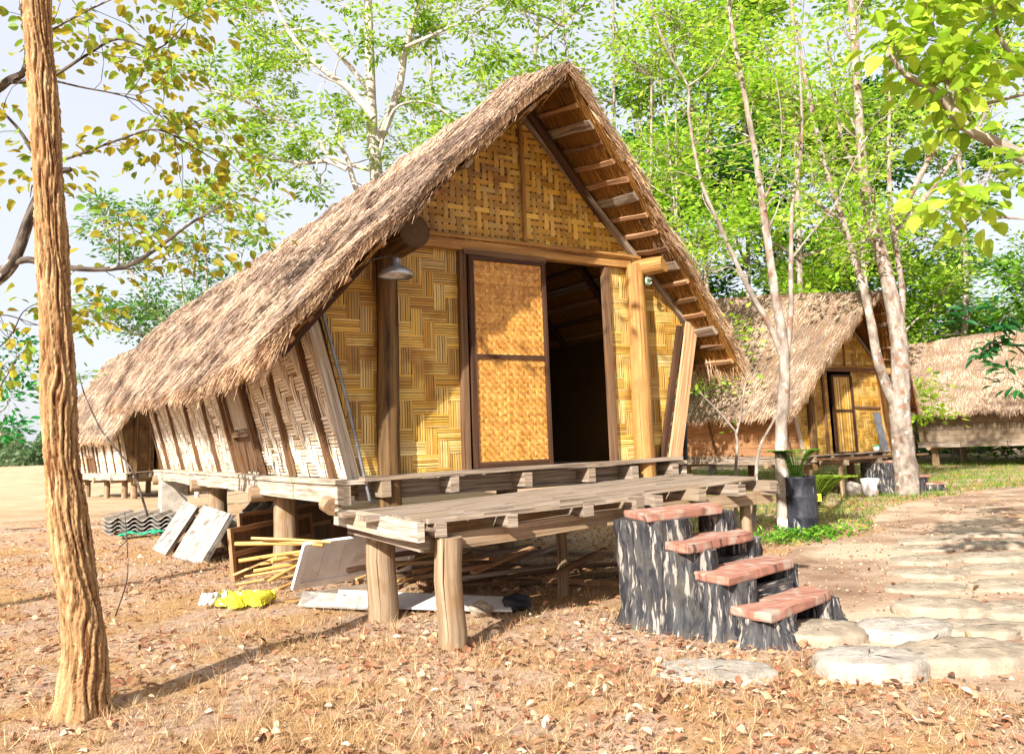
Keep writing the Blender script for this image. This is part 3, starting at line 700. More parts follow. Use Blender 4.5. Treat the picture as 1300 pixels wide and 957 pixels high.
# ------------------------------------------------------------------ front deck
D = thing('porch_deck', 'low grey plank deck on round posts before the open doorway', 'deck', (-1.36, -1.24, 0))
Do = (-1.36, -1.24, 0)
zd = lambda x: .8355+.0325*x
def dk(mb, n, m): return mb.build(n, M[m], D, origin=Do)
ys_ = [(-.22, .2, -1.72, 1.54), (-.44, .2, -1.60, 1.50), (-.665, .21, -1.70, 1.52), (-.885, .2, -1.55, 1.46), (-1.085, .16, -1.58, 1.40), (-1.235, .10, -1.50, .02)]
for i, (y, wd, xa, xb) in enumerate(ys_):
    b = MB(); n_ = 8; xs_ = np.linspace(xa, xb, n_+1)
    for k in range(n_):
        g = 0
        P = []
        for x in (xs_[k], xs_[k+1]):
            zz = zd(x)+.006*math.sin(x*2+i)+(-.012 if i == 5 else 0); yy = y+.012*math.sin(x*1.7+i*2)
            P += [(x, yy-wd/2+.006, zz-.030), (x, yy+wd/2-.006, zz-.030), (x, yy+wd/2-.006, zz), (x, yy-wd/2+.006, zz)]
        q_ = MB.box8
        c = np.array(P); b.box8(c)
    dk(b, 'deck_plank', 'grey_wood')
for x in (-1.42, -.92, -.32, .12, .30, .72, 1.12, 1.48):
    b = MB(); b.beam((x, -1.31+.03*rng.random(), zd(x)-.075), (x+.02, -.12, zd(x)-.07), .075, .085, wob=.004, seg=2); dk(b, 'joist', 'grey_wood')
for y, r_ in ((-1.12, 0), (-.32, 0)):
    b = MB(); b.beam((-1.5, y, zd(-1.5)-.17), (1.58, y, zd(1.5)-.165), .09, .10, wob=.006, seg=5); dk(b, 'bearer', 'log')
b = MB(); b.beam((-1.585, -1.33, zd(-1.6)-.075), (-1.62, .12, zd(-1.6)-.05), .05, .12, wob=.004, seg=3); dk(b, 'end_board', 'pale_wood')
b = MB(); b.beam((-1.50, -1.20, zd(-1.6)-.165), (-1.54, .02, zd(-1.6)-.14), .07, .07, wob=.004, seg=3); dk(b, 'end_bearer', 'grey_wood')
b = MB(); b.tube([(-1.66, .10, .80), (-1.66, .24, .82)], [.065, .065], 12, rough=.03); dk(b, 'log_stub', 'log')
for x, y, r_, h_ in ((-1.35, -.07, .112, .70), (-1.36, -1.24, .088, .66)):
    b = MB(); fl = lambda a, t: 1+.035*np.sin(3*a+1)+.02*np.sin(7*a)
    b.tube([(x, y, -.12), (x+.01, y, .1), (x-.008, y+.01, .4), (x, y, h_)], [r_*1.05, r_*1.0, r_*.98, r_*.97], 20, rough=.01, flute=fl); dk(b, 'post', 'log')
for x, y in ((1.36, -1.08), (1.42, -.25), (.1, -.28)):
    b = MB(); b.tube([(x, y, -.1), (x+.015, y, .35), (x, y, .74)], [.05, .045, .042], 10, rough=.03); dk(b, 'post', 'log')
b = MB(); b.beam((1.46, -1.22, zd(1.5)-.10), (1.57, -1.2, zd(1.5)-.09), .11, .10, wob=.003); dk(b, 'block', 'grey_wood')

# ------------------------------------------------------------------ stump stairs
def stump_lobe(mb, x, y, z0, z1, r, flare=.5, sq=1.0, seg=40, rot=0):
    pts = np.array([(x, y, z0+(z1-z0)*t) for t in np.linspace(0, 1, 14)])
    ph = rng.uniform(0, 6, 5)
    def fl(a, t): return (1+.07*np.sin(5*a+ph[0]+t*1.5)+.05*np.sin(9*a+ph[1]-t*2)+.03*np.sin(17*a+ph[2]+t*3))*(1+flare*max(0, 1-t*(z1-z0)/.22)**2*(1+.5*np.sin(4*a+ph[3])))
    mb.tube(pts, r, seg, rough=.025, flute=fl)
def stairs(label, loc, rz, sc, group):
    S = thing('stump_stairs', label, 'steps', loc, rz, group, (sc, sc*(1.55 if sc < 1 else 1), sc))
    treads = [(.735, [(-.06, -1.33), (-.17, -1.73), (.58, -1.62), (.80, -1.30)]), (.55, [(-.01, -1.52), (-.07, -1.96), (.72, -1.76), (.88, -1.44)]),
              (.375, [(.03, -1.84), (.03, -2.20), (.84, -1.98), (.94, -1.68)]), (.195, [(.08, -2.13), (.08, -2.45), (.90, -2.22), (.96, -1.98)])]
    o0 = V(.3, -1.9, 0); rr = [.235, .225, .20, .17]
    for side, nm in ((0, 'left'), (1, 'right')):
        mb = MB()
        for i, (z, P) in enumerate(treads):
            P = np.array(P)
            c = (P[0]+P[1])/2 if side == 0 else (P[2]+P[3])/2
            d = nrm((P[2]-P[1])); c = c+(d*.17 if side == 0 else -d*.03)
            stump_lobe(mb, c[0], c[1], -.06, z-.052, rr[i] if side == 0 else .12, .42 if side == 0 else .5)
        mb.build('stump', M['stump'], S, origin=o0)
    for z, P in treads:
        P = np.array(P); mb = MB(); n = 22; ring = []
        for k in range(4):
            a, b = P[k], P[(k+1) % 4]
            for t in np.linspace(0, 1, 6)[:-1]: ring.append(a+(b-a)*t+rng.normal(0, .006, 2))
        R = np.array(ring); c = R.mean(0); m = len(R)
        R = R*.97+np.roll(R, 1, 0)*.015+np.roll(R, -1, 0)*.015
        lay = [(c+(R-c)*.985, z-.055), (R, z-.045), (R+rng.normal(0, .003, R.shape), z-.014), (c+(R-c)*.985, z-.002), (c+(R-c)*.5, z+.002)]
        v = np.vstack([np.column_stack([a, np.full(m, h_)+rng.normal(0, .0012, m)]) for a, h_ in lay]+[[[c[0], c[1], z+.002]], [[c[0], c[1], z-.055]]])
        f = [(l*m+i, l*m+(i-1) % m, (l+1)*m+(i-1) % m, (l+1)*m+i) for l in range(4) for i in range(m)]
        uv = v[np.array(f)][:, :, :2]
        mb.add(v, f, uv, (1, 1, 1))
        v2 = v; f2 = [(4*m+(i+1) % m, len(v)-2, 4*m+i) for i in range(m)]; f2 = [(a, c_, b) for a, b, c_ in f2]
        f3 = [(i, len(v)-1, (i+1) % m) for i in range(m)]
        mb.add(v, f2+f3, v[np.array(f2+f3)][:, :, :2], (1, 1, 1))
        mb.build('tread', M['tread'], S, origin=o0, bevel=0)
    mb = MB(); mb.beam((.30, -1.72, -.05), (.32, -1.70, .54), .05, .05); mb.beam((.38, -2.02, -.02), (.40, -2.0, .34), .05, .05)
    mb.beam((.55, -1.42, .2), (.0, -1.42, .2), .06, .5, (0, 0, 1)); mb.beam((.75, -1.68, .15), (.15, -1.74, .15), .05, .5, (0, 0, 1))
    mb.beam((.80, -1.98, .08), (.2, -2.05, .08), .05, .36)
    mb.build('riser_block', M['stump'], S, origin=o0)
    return S
stairs('black painted tree stump stairs with four red treads beside the plank deck', (.3, -1.9, 0), 0, 1.0, 'stump stairs of the huts')
q_ = at(1165, 626, 15.6)
stairs('small stump stairs with red treads behind the forked tree trunk', (11.35, 4.25, 0), .95, .85, 'stump stairs of the huts')

# ------------------------------------------------------------------ lamp
p = on(503, 345, 1, -.42)
L_ = thing('hanging_lamp', 'white enamel lamp with flared shade hanging at the left door post', 'lamp', p)
def lathe(prof, seg=28, c=(0, 0, 0)):
    mb = MB(); prof = np.array(prof, float); a = np.arange(seg)/seg*2*math.pi
    v = np.array([[c[0]+r*math.cos(t), c[1]+r*math.sin(t), c[2]+z] for r, z in prof for t in a])
    f = [(i*seg+k, i*seg+(k+1) % seg, (i+1)*seg+(k+1) % seg, (i+1)*seg+k) for i in range(len(prof)-1) for k in range(seg)]
    uv = [[(k/seg*prof[i][0]*6, prof[i][1]), ((k+1)/seg*prof[i][0]*6, prof[i][1]), ((k+1)/seg*prof[i][0]*6, prof[i+1][1]), (k/seg*prof[i][0]*6, prof[i+1][1])] for i in range(len(prof)-1) for k in range(seg)]
    mb.add(v, f, uv, (1, 1, 1), True); return mb
lathe([(.122, -.04), (.132, -.036), (.130, -.02), (.108, .012), (.062, .036), (.036, .046), (.034, .09), (.022, .108), (.0, .11)][::1]).build('lamp_shade', M['lamp_metal'], L_)
lathe([(.0, -.03), (.03, -.02), (.034, .01), (.024, .03)]).build('bulb', M['paint_white'], L_)
mb = MB(); mb.tube([(0, 0, .10), (-.02, .03, .125), (-.12, .16, .12), (-.27, .37, .06)], .008, 6); mb.build('bracket', M['metal_grey'], L_)

# ------------------------------------------------------------------ things stored under and beside the hut
def corrugated(name, label, origin, w_, l_, n, z, th=.012, amp=.032, rz=0, tilt=0, mat='cement', group=None, up=None):
    mb = MB(); nx = n*12+1; ny = 7; xs = np.linspace(0, w_, nx); ys2 = np.linspace(0, l_, ny)
    X, Y = np.meshgrid(xs, ys2); Z = amp*np.cos(X/w_*n*2*math.pi)
    top = np.stack([X, Y+rng.normal(0, .004, X.shape), Z+th/2], -1).reshape(-1, 3); bot = top-V(0, 0, th)
    a = (np.arange(ny-1)[:, None]*nx+np.arange(nx-1)).ravel()
    f = np.stack([a, a+1, a+nx+1, a+nx], 1); mb.add(top, f, None, (1, 1, 1), True); mb.add(bot, f[:, ::-1], None, (1, 1, 1), True)
    for i in range(nx-1): mb.poly([top[i], bot[i], bot[i+1], top[i+1]]); j = (ny-1)*nx+i; mb.poly([top[j+1], bot[j+1], bot[j], top[j]])
    o = mb.build(name, M[mat], None, label=label, cat='roofing sheet', group=group)
    o.location = Vector(origin); o.rotation_euler = (tilt, up or 0, rz); return o
g_ = 'corrugated sheets stacked by the hut corner'
for i, lb in enumerate(('lowest corrugated sheet of the stack, pressed on the green net', 'second lowest corrugated roofing sheet of the stack beside the leaning slabs',
                        'weathered corrugated sheet just under the top one of the stack', 'topmost pale corrugated roofing sheet of the stack on the dry leaves')):
    p = at(128, 703, 12.9)
    corrugated('corrugated_sheet', lb, (p[0], p[1]+.03*i, .05+.062*i), 1.25, 1.4, 5, 0, amp=.036, rz=-.42+.008*i, tilt=.03, mat='concrete' if i == 3 else 'cement', group=g_)
for i, lb in enumerate(('dark corrugated sheet lying under the hut floor behind the wooden frames', 'grey corrugated sheet propped under the hut between slab and wooden frame')):
    p = at(300+26*(1-i), 672-7*(1-i), 10.4+1.0*(1-i))
    corrugated('corrugated_sheet', lb, (p[0]-.15, p[1], .28+.16*(1-i)), .9, 1.0, 5, 0, amp=.03, rz=-.5-.1*i, tilt=.25, mat='cement', group='corrugated sheets under the hut floor')
mb = MB(); c = at(180, 703, 12.6); n = 18
X, Y = np.meshgrid(np.linspace(-.35, .38, n), np.linspace(-.14, .14, 8)); Z = .03+.05*np.abs(np.sin(X*9)*np.cos(Y*14))+rng.uniform(0, .03, X.shape)
v = np.stack([X+c[0], Y+c[1]-.05, Z], -1).reshape(-1, 3); a = (np.arange(7)[:, None]*n+np.arange(n-1)).ravel()
mb.add(v, np.stack([a, a+1, a+n+1, a+n], 1), None, (1, 1, 1), False); mb.build('green_net', M['green_net'], None, origin=(c[0], c[1], 0), label='crumpled green netting under the corrugated roofing sheets', cat='net')

def slab(name, label, cat, bl, br, tr, tl, th, mat, group=None, grooves=0, parts=None):
    bl, br, tr, tl = [np.asarray(q, float) for q in (bl, br, tr, tl)]
    n = nrm(np.cross(br-bl, tl-bl)); base = (bl+br)/2
    mb = MB()
    if grooves:
        for i in range(grooves):
            a, b = i/grooves, (i+.965)/grooves; d = rng.uniform(-.004, .004)
            c = [bl+(br-bl)*a, bl+(br-bl)*a-n*th, bl+(br-bl)*b-n*th, bl+(br-bl)*b, tl+(tr-tl)*a, tl+(tr-tl)*a-n*th, tl+(tr-tl)*b-n*th, tl+(tr-tl)*b]
            mb.box8([q+n*d for q in c])
    else: mb.box8([bl, bl-n*th, br-n*th, br, tl, tl-n*th, tr-n*th, tr])
    return mb.build(name, M[mat], None, origin=tuple(base), label=label, cat=cat, group=group)
Gz = lambda px, py, z: on(px, py, 2, z)
slab('weathered_slab', 'wider weathered grey board slab leaning at the hut, right of the narrow one', 'board', Gz(219, 706, 0), Gz(255, 716, 0), Gz(293, 652, .50), Gz(258, 641, .54), .07, 'board', 'weathered boards leaning by the hut', 3)
slab('weathered_slab', 'narrow weathered grey board leaning beside the stack of corrugated sheets', 'board', Gz(193, 697, 0), Gz(210, 704, 0), Gz(251, 643, .5), Gz(234, 635, .52), .05, 'board', 'weathered boards leaning by the hut', 2)
def framed(name, label, cat, bl, br, tr, tl, mat, pm, group=None, rails=(0, .5, 1), w_=.05, planks=0, stiles=(0, 1), pmul=1):
    bl, br, tr, tl = [np.asarray(q, float) for q in (bl, br, tr, tl)]
    e1 = br-bl; u1 = nrm(e1); e2 = tl-bl; e2 = e2-u1*np.dot(e2, u1); tl = bl+e2; tr = br+e2
    n = nrm(np.cross(br-bl, tl-bl)); b0 = (bl+br)/2; T = thing(name, label, cat, b0, 0, group)
    pt = lambda s, t, o=0: bl+(br-bl)*s+((tl+(tr-tl)*s)-(bl+(br-bl)*s))*t+n*o
    W = np.linalg.norm(br-bl); Hh = np.linalg.norm(tl-bl); ew, eh = w_/2/W, w_/2/Hh
    mb = MB()
    for s_ in stiles: s_ = min(max(s_, ew), 1-ew); mb.beam(pt(s_, 0), pt(s_, 1), w_, .035, n)
    for t in rails: t = min(max(t, eh), 1-eh); mb.beam(pt(2*ew, t, -.001), pt(1-2*ew, t, -.001), w_, .033, n)
    mb.build('frame', M[mat], T, origin=b0)
    mb = MB()
    k = planks or 1
    for i in range(k): mb.beam((pt(ew+(1-2*ew)*(i+.5)/k, eh*.5, -.006)), (pt(ew+(1-2*ew)*(i+.5)/k, 1-eh*.5, -.006)), (W*(1-2*ew))/k-.004, .012, n)
    mb.build('panel', M[pm], T, origin=b0); return T
def upr(px, py, h_, lean=(0, 0)):
    a = Gz(px, py, 0); return a+V(lean[0], lean[1], h_)
framed('wooden_frame', 'brown panelled door standing on edge behind the bamboo sticks', 'wood panel', Gz(296, 738, 0), Gz(400, 706, 0), upr(400, 706, .5, (.02, .1)), upr(296, 738, .50, (.02, .1)), 'tan_plank', 'brown_wood', 'old brown door panels under the hut')
framed('wooden_frame', 'brown framed panel standing behind the other, next to the corrugated sheets', 'wood panel', Gz(306, 717, 0), Gz(425, 688, 0), upr(425, 688, .56, (.02, .08)), upr(306, 717, .56, (.02, .08)), 'tan_plank', 'brown_wood', 'old brown door panels under the hut')
framed('white_door', 'white painted plank door leaning flat beneath the hut floor', 'door', Gz(370, 748, .04), Gz(520, 722, .06), Gz(500, 676, .46), Gz(356, 694, .44), 'paint_white', 'paint_white', None, (0, 1), .06, 6)
# bamboo sticks
sticks = [((452, 735, .22), (560, 700, .3)), ((470, 745, .1), (590, 722, .16)), ((299, 690, .42), (400, 690, .42)), ((319, 683, .50), (420, 688, .44)), ((334, 686, .47), (410, 692, .42)), ((303, 712, .24), (385, 700, .28)), ((296, 730, .1), (352, 707, .25)), ((330, 716, .2), (400, 706, .24)),
          ((322, 725, .16), (400, 712, .2)), ((310, 732, .1), (390, 720, .14)), ((340, 738, .08), (380, 716, .2)), ((345, 712, .26), (410, 700, .28)), ((300, 742, .04), (372, 730, .08)), ((352, 748, .03), (420, 720, .12))]
for i, (a, b) in enumerate(sticks):
    A, B = Gz(*a), Gz(*b); B = A+nrm(B-A)*min(np.linalg.norm(B-A), 1.2); mb = MB(); mb.tube([A, (A+B)/2+V(0, 0, .005), B], [.012+.003*(i % 3)]*3, 8, col=[(1, 1, 1), (.9, .8, .7), (1.1, 1.05, .9)][i % 3])
    mb.build('bamboo_stick', M['stick'], None, origin=tuple(A), label='yellow bamboo stick in the loose heap before the brown panels under the hut', cat='stick', group='heap of bamboo sticks under the hut')
pl_ = [('brown plank on top of the dark heap seen between the round deck posts', (492, 706, .34), (600, 690, .36), .12, .03, 'brown_wood'),
       ('grey brown plank crossing the dark heap between the round deck posts', (496, 716, .26), (618, 708, .24), .10, .03, 'tan_plank'),
       ('tan batten reaching from the deck post almost to the stump stairs', (560, 731, .06), (790, 741, .04), .06, .04, 'tan_plank'),
       ('short rusty plank beside the front deck post in the shade', (596, 712, .18), (700, 722, .08), .08, .03, 'brown_wood'),
       ('grey timber lying deepest in the shade under the deck', (600, 700, .14), (780, 704, .1), .09, .05, 'grey_wood'),
       ('long brown plank lying nearest across the shade under the deck', (555, 745, .05), (800, 728, .05), .10, .035, 'brown_wood'),
       ('long brown plank lying deeper in the shade behind the nearer one', (590, 722, .12), (800, 716, .1), .08, .03, 'brown_wood'),
       ('short dark timber resting on the white painted door', (441, 724, .20), (500, 714, .22), .05, .045, 'dark_wood'),
       ('thin pale stick pointing out on the dry grass under the white door', (362, 762, .03), (420, 757, .05), .02, .02, 'gold_log'),
       ('brown plank sloping against the others between the two round deck posts', (500, 748, .05), (600, 702, .3), .08, .025, 'brown_wood'),
       ('dark plank sloping steeply in the heap between the deck posts', (505, 722, .15), (590, 680, .42), .07, .025, 'dark_wood'),
       ('grey timber under the lower edge of the white door', (375, 757, .03), (480, 742, .05), .05, .04, 'grey_wood'),
       ('rusty brown board lying on the white sheet between the deck posts', (500, 735, .1), (640, 728, .1), .09, .025, 'brown_wood')]
for lb, a, b, w_, h_, mt in pl_:
    A, B = Gz(*a), Gz(*b); mb = MB(); mb.beam(A, B, w_, h_, wob=.003, seg=4); mb.build('plank', M[mt], None, origin=tuple(A), label=lb, cat='plank', group='planks lying under the hut')
slab('white_sheet', 'white painted board lying flat behind the two round deck posts', 'board', Gz(425, 768, .03), Gz(650, 774, .03), Gz(640, 757, .05), Gz(430, 748, .06), .015, 'paint_white', 'pale boards lying flat under the deck')
slab('white_sheet', 'grey white board lying under the white door by the left deck post', 'board', Gz(378, 768, .02), Gz(470, 772, .02), Gz(470, 756, .1), Gz(385, 750, .1), .015, 'cement', 'pale boards lying flat under the deck')
for i in range(16):
    px = rng.uniform(500, 700); py = rng.uniform(700, 742); A = Gz(px, py, rng.uniform(.02, .22)); a = rng.normal(-.1, .35); l = rng.uniform(.5, 1.3)
    mb = MB(); mb.beam(A, A+V(math.cos(a)*l, math.sin(a)*l, rng.uniform(-.03, .12)), rng.uniform(.03, .07), rng.uniform(.018, .035), wob=.003, seg=3)
    mb.build('scrap_slat', M[('tan_plank', 'brown_wood', 'grey_wood')[i % 3]], None, origin=tuple(A), label='short scrap slat in the untidy heap under the plank deck', cat='slat', group='scrap slats heaped under the deck')
# pallet like dark stack deep under the hut
mb = MB()
for i in range(9):
    A, B = Gz(420, 690-i*3.2, .25+i*.035), Gz(600, 676-i*3.2, .28+i*.035); mb.beam(A, B, .30, .03, wob=.006, seg=2)
mb.build('timber_stack', M['dark_wood'], None, origin=tuple(Gz(500, 690, 0)), label='stack of dark boards stored deep in the shade under the hut', cat='timber', kind=None)

# yellow plastic bag: crumpled sheet
c = Gz(312, 768, 0); n, m = 40, 20; T_ = np.linspace(0, 1, n); S_ = np.linspace(-1, 1, m); TT, SS = np.meshgrid(T_, S_)
wd = .17*np.sin(np.pi*(.06+.9*TT))**.6*(1+.25*np.sin(TT*17)); X = -.22+.44*TT+.02*np.sin(SS*9+TT*20); Y = SS*wd+.03*np.sin(TT*13)
Z = .012+.10*np.clip(1-SS**2, 0, 1)*(.45+.55*np.abs(np.sin(TT*10+SS*3+np.sin(SS*7))))+.012*np.abs(np.sin(X*60+Y*41))
rr = .86; dr, dn = CR[:2]/np.linalg.norm(CR[:2]), V(-CR[1], CR[0])/np.linalg.norm(CR[:2])
v = np.stack([c[0]+X*dr[0]+Y*dn[0], c[1]+X*dr[1]+Y*dn[1], Z], -1).reshape(-1, 3); a = (np.arange(m-1)[:, None]*n+np.arange(n-1)).ravel()
mb = MB(); mb.add(v, np.stack([a, a+1, a+n+1, a+n], 1), None, (1, 1, 1), False)
bg_ = mb.build('plastic_bag', M['yellow'], None, origin=(c[0], c[1], 0), label='crumpled bright yellow plastic bag on the dry grass', cat='bag')
v2 = v[(TT.ravel() < .16)]
mb = MB(); P = c+V(dr[0]*-.25, dr[1]*-.25, 0)
for k in range(7): a_ = rng.uniform(0, 6.28); mb.tube([P+V(.05*math.cos(a_), .03*math.sin(a_), .03), P+V(.10*math.cos(a_+1), .06*math.sin(a_+1), .09), P+V(.13*math.cos(a_+.6), .08*math.sin(a_+.6), .03)], [.02, .035, .01], 6)
mb.build('print_patch', M['metal_white'], bg_, origin=(c[0], c[1], 0))

# ------------------------------------------------------------------ barrel planter, ferns, bucket, stones
p = Gz(1020, 679, 0); p = V(p[0], p[1], 0)
Bq = thing('barrel_planter', 'black plastic barrel planter behind the slim tree trunk, yellow patch on its side', 'planter', p)
pr = [(0, .02), (.17, .0), (.185, .04), (.188, .2), (.196, .22), (.188, .24), (.19, .44), (.199, .46), (.19, .48), (.188, .66), (.198, .68), (.196, .70), (.18, .70), (.175, .62), (0, .61)]
lathe(pr, 36).build('drum', M['bin'], Bq)
mb = MB(); mb.beam((.02+.13, -.155, .44), (.165, -.125, .44), .05, .09, (0, 0, 1)); mb.build('yellow_tag', M['yellow'], Bq)
def fronds(name, label, cat, c, n, L, h_, col1, col2, group=None, lean=(0, 0)):
    mb = MB()
    for i in range(n):
        a = rng.uniform(0, 6.28); l = L*rng.uniform(.6, 1.1); d = V(math.cos(a), math.sin(a), 0)
        pts = [V(0, 0, 0)+d*l*t*.8+V(lean[0], lean[1], 0)*t+V(0, 0, h_*(t*1.6-t*t*.9)) for t in np.linspace(0, 1, 9)]
        mb.tube(pts, [.004]*9, 4, col=V(*rgb('6a7a2c')), caps=False)
        P = []; DD = []
        for k in range(1, 9):
            for q in np.linspace(0, 1, 5)[:-1]:
                pp = pts[k-1]+(pts[k]-pts[k-1])*q; sd = nrm(np.cross(d, V(0, 0, 1)))
                for s_ in (-1, 1): P.append(pp); DD.append(sd*s_+d*.5+V(0, 0, .15))
        P = np.array(P); DD = np.array(DD); m = len(P); tt = rng.random((m, 1))
        mb.chips(P, DD, np.tile(V(0, 0, 1), (m, 1)), L*.30*rng.uniform(.6, 1, m), L*.075, np.array(col1)*(1-tt)+np.array(col2)*tt)
    return mb.build(name, M['leaf'], None, origin=None, label=label, cat=cat, group=group), mb
f1, _ = fronds('fern', 'fine green fern growing upright out of the black barrel', 'plant', p, 26, .36, .55, rgb('6aa53a'), rgb('9cc84a')); f1.location = (p[0]-.05, p[1], .62)
q = Gz(1046, 668, 0); f2, _ = fronds('fern', 'yellow green fern arching beside the black barrel', 'plant', q, 26, .55, .70, rgb('8fb83a'), rgb('c4d052'), lean=(.15, 0)); f2.location = (q[0]+.05, q[1]+.2, .12)

p = Gz(1106, 629, 0); Bk = thing('bucket', 'white plastic bucket with dark lettering below the hut deck', 'bucket', (p[0], p[1], 0), .3)
lathe([(0, .01), (.14, .0), (.155, .24), (.17, .28), (.17, .31), (.158, .32), (.15, .28), (.14, .26), (0, .255)]).build('tub', M['paint_white'], Bk)
mb = MB()
for k, (x, z, l) in enumerate(((-.07, .17, .05), (-.02, .15, .07), (.04, .18, .04))):
    mb.beam((x-.01, -.156, z-.04), (x+.015, -.158, z+.045), .014, .012, (0, 1, 0)); mb.beam((x-.01, -.160, z), (x+.03, -.158, z), .012, .012, (0, 1, 0))
mb.build('print', M['bin'], Bk)
mb = MB(); a = np.linspace(0, math.pi, 14); mb.tube(np.stack([.165*np.cos(a), -.14*np.sin(a)*.6, .30-.10*np.sin(a)], 1), .005, 6); mb.build('handle', M['metal_grey'], Bk)

def rock(name, label, cat, c, r, mat, group=None, flat=.6, seg=14, disc=False, hgt=.1, tilt=(0, 0), rz=0):
    mb = MB(); ph = rng.uniform(0, 6, 8)
    if disc:
        n = 44; a = np.arange(n)/n*2*math.pi
        prof = 1+.05*np.sin(2*a+ph[0])+.045*np.sin(3*a+ph[1])+.03*np.sin(5*a+ph[2])+.018*np.sin(9*a+ph[3])+rng.normal(0, .008, n)
        lay = [(1.03, -.05), (1.03, hgt*.35), (1.0, hgt*.8), (.955, hgt*.985), (.8, hgt*1.0), (.5, hgt*1.04), (.2, hgt*1.03)]
        v = [[r[0]*prof[i]*k*math.cos(a[i])+rng.normal(0, .006), r[1]*prof[i]*k*math.sin(a[i])+rng.normal(0, .006), z+rng.normal(0, .003)] for k, z in lay for i in range(n)]+[[0, 0, hgt]]
        f = [(l*n+i, l*n+(i+1) % n, (l+1)*n+(i+1) % n, (l+1)*n+i) for l in range(len(lay)-1) for i in range(n)]
        mb.add(v, f, None, (1, 1, 1), True); k0 = (len(lay)-1)*n; mb.add(v, [(k0+i, k0+(i+1) % n, len(v)-1) for i in range(n)], None, (1, 1, 1), True)
    else:
        nu, nv_ = 16, 10; v = []
        for j in range(nv_+1):
            for i in range(nu):
                t = j/nv_*math.pi; b = i/nu*2*math.pi; d = V(math.sin(t)*math.cos(b), math.sin(t)*math.sin(b), math.cos(t))
                k = 1+.14*math.sin(3*d[0]+ph[0])*math.cos(2.5*d[1]+ph[1])+.1*math.sin(5*d[2]+4*d[0]+ph[2])+.05*math.sin(11*d[1]+ph[3])
                v.append(d*r*k*V(1, 1, flat)+V(0, 0, r*flat*.6))
        mb.add(v, [(j*nu+i, (j+1)*nu+i, (j+1)*nu+(i+1) % nu, j*nu+(i+1) % nu) for j in range(nv_) for i in range(nu)], None, (1, 1, 1), False)
    o = mb.build(name, M[mat], None, label=label, cat=cat, group=group); o.location = (c[0], c[1], 0); o.rotation_euler = (tilt[0], tilt[1], rz); return o
p = Gz(1083, 628, 0); rock('boulder', 'rounded pale boulder left of the white bucket', 'rock', p, .22, 'stone_pale', flat=.7)
for px, py, r_, lb in ((610, 780, .09, 'reddish rock in the shade between the deck posts and stairs'), (655, 773, .11, 'dark lump of rock lying beside the reddish stones under the deck'), (632, 690, .10, 'grey rock deep in the shade under the hut'), (560, 772, .06, 'small stone at the foot of the front deck post')):
    rock('rock', lb, 'rock', Gz(px, py, 0), r_, 'stone' if 'dark' not in lb else 'bin', 'rocks under the deck')
stones = [(1040, 806, .30, .20, .06, 'tan stepping stone directly below the lowest stair tread', 'stone'),
          (1148, 804, .29, .19, .07, 'pale stepping stone right of the one below the stairs', 'stone_pale'),
          (1104, 847, .28, .19, .09, 'whitest stepping stone, at the front of the path', 'stone_pale'),
          (1232, 800, .36, .17, .03, 'low sandy stepping stone behind the broad front slab', 'stone'),
          (1222, 838, .38, .20, .09, 'broad tan stepping stone at the right of the whitest one', 'stone'),
          (1197, 776, .30, .19, .08, 'thick round stepping stone with a shadowed rim, behind the front cluster', 'stone'),
          (905, 855, .31, .19, .02, 'sunken stepping stone in dry grass before the stump stairs', 'stone_pale'),
          (1176, 750, .32, .18, .03, 'flat stepping stone next behind the thick round one', 'stone'),
          (1180, 731, .34, .17, .04, 'third stepping stone counting back from the thick round one', 'stone'),
          (1172, 713, .34, .17, .03, 'fourth stepping stone counting back from the thick round one', 'stone'),
          (1178, 699, .36, .17, .03, 'fifth stepping stone counting back from the thick round one', 'stone'),
          (1180, 688, .40, .17, .03, 'farthest stepping stone of the line behind the thick round one', 'stone'),
          (1283, 747, .34, .19, .04, 'round stepping stone at the right edge of the path, nearest there', 'stone'),
          (1272, 725, .36, .18, .04, 'stepping stone at the right edge behind the nearest one there', 'stone'),
          (1262, 709, .38, .18, .04, 'third stepping stone back along the right edge of the path', 'stone'),
          (1262, 693, .42, .18, .03, 'fourth stepping stone back along the right edge of the path', 'stone'),
          (1255, 680, .45, .18, .03, 'last visible stepping stone back along the right edge', 'stone'),
          (1290, 778, .30, .2, .04, 'half cut off stepping stone at the photo edge by the thick round one', 'stone')]
for px, py, rx, ry, h_, lb, mt in stones:
    c = Gz(px, py, 0)
    rock('stepping_stone', lb, 'stepping stone', c, (rx*.95, ry*1.15), mt, 'stepping stones of the path', disc=True, hgt=h_*.5+.018, rz=math.atan2(CR[1], CR[0])+rng.normal(0, .12), tilt=(rng.uniform(-.02, .02), rng.uniform(-.02, .02)))

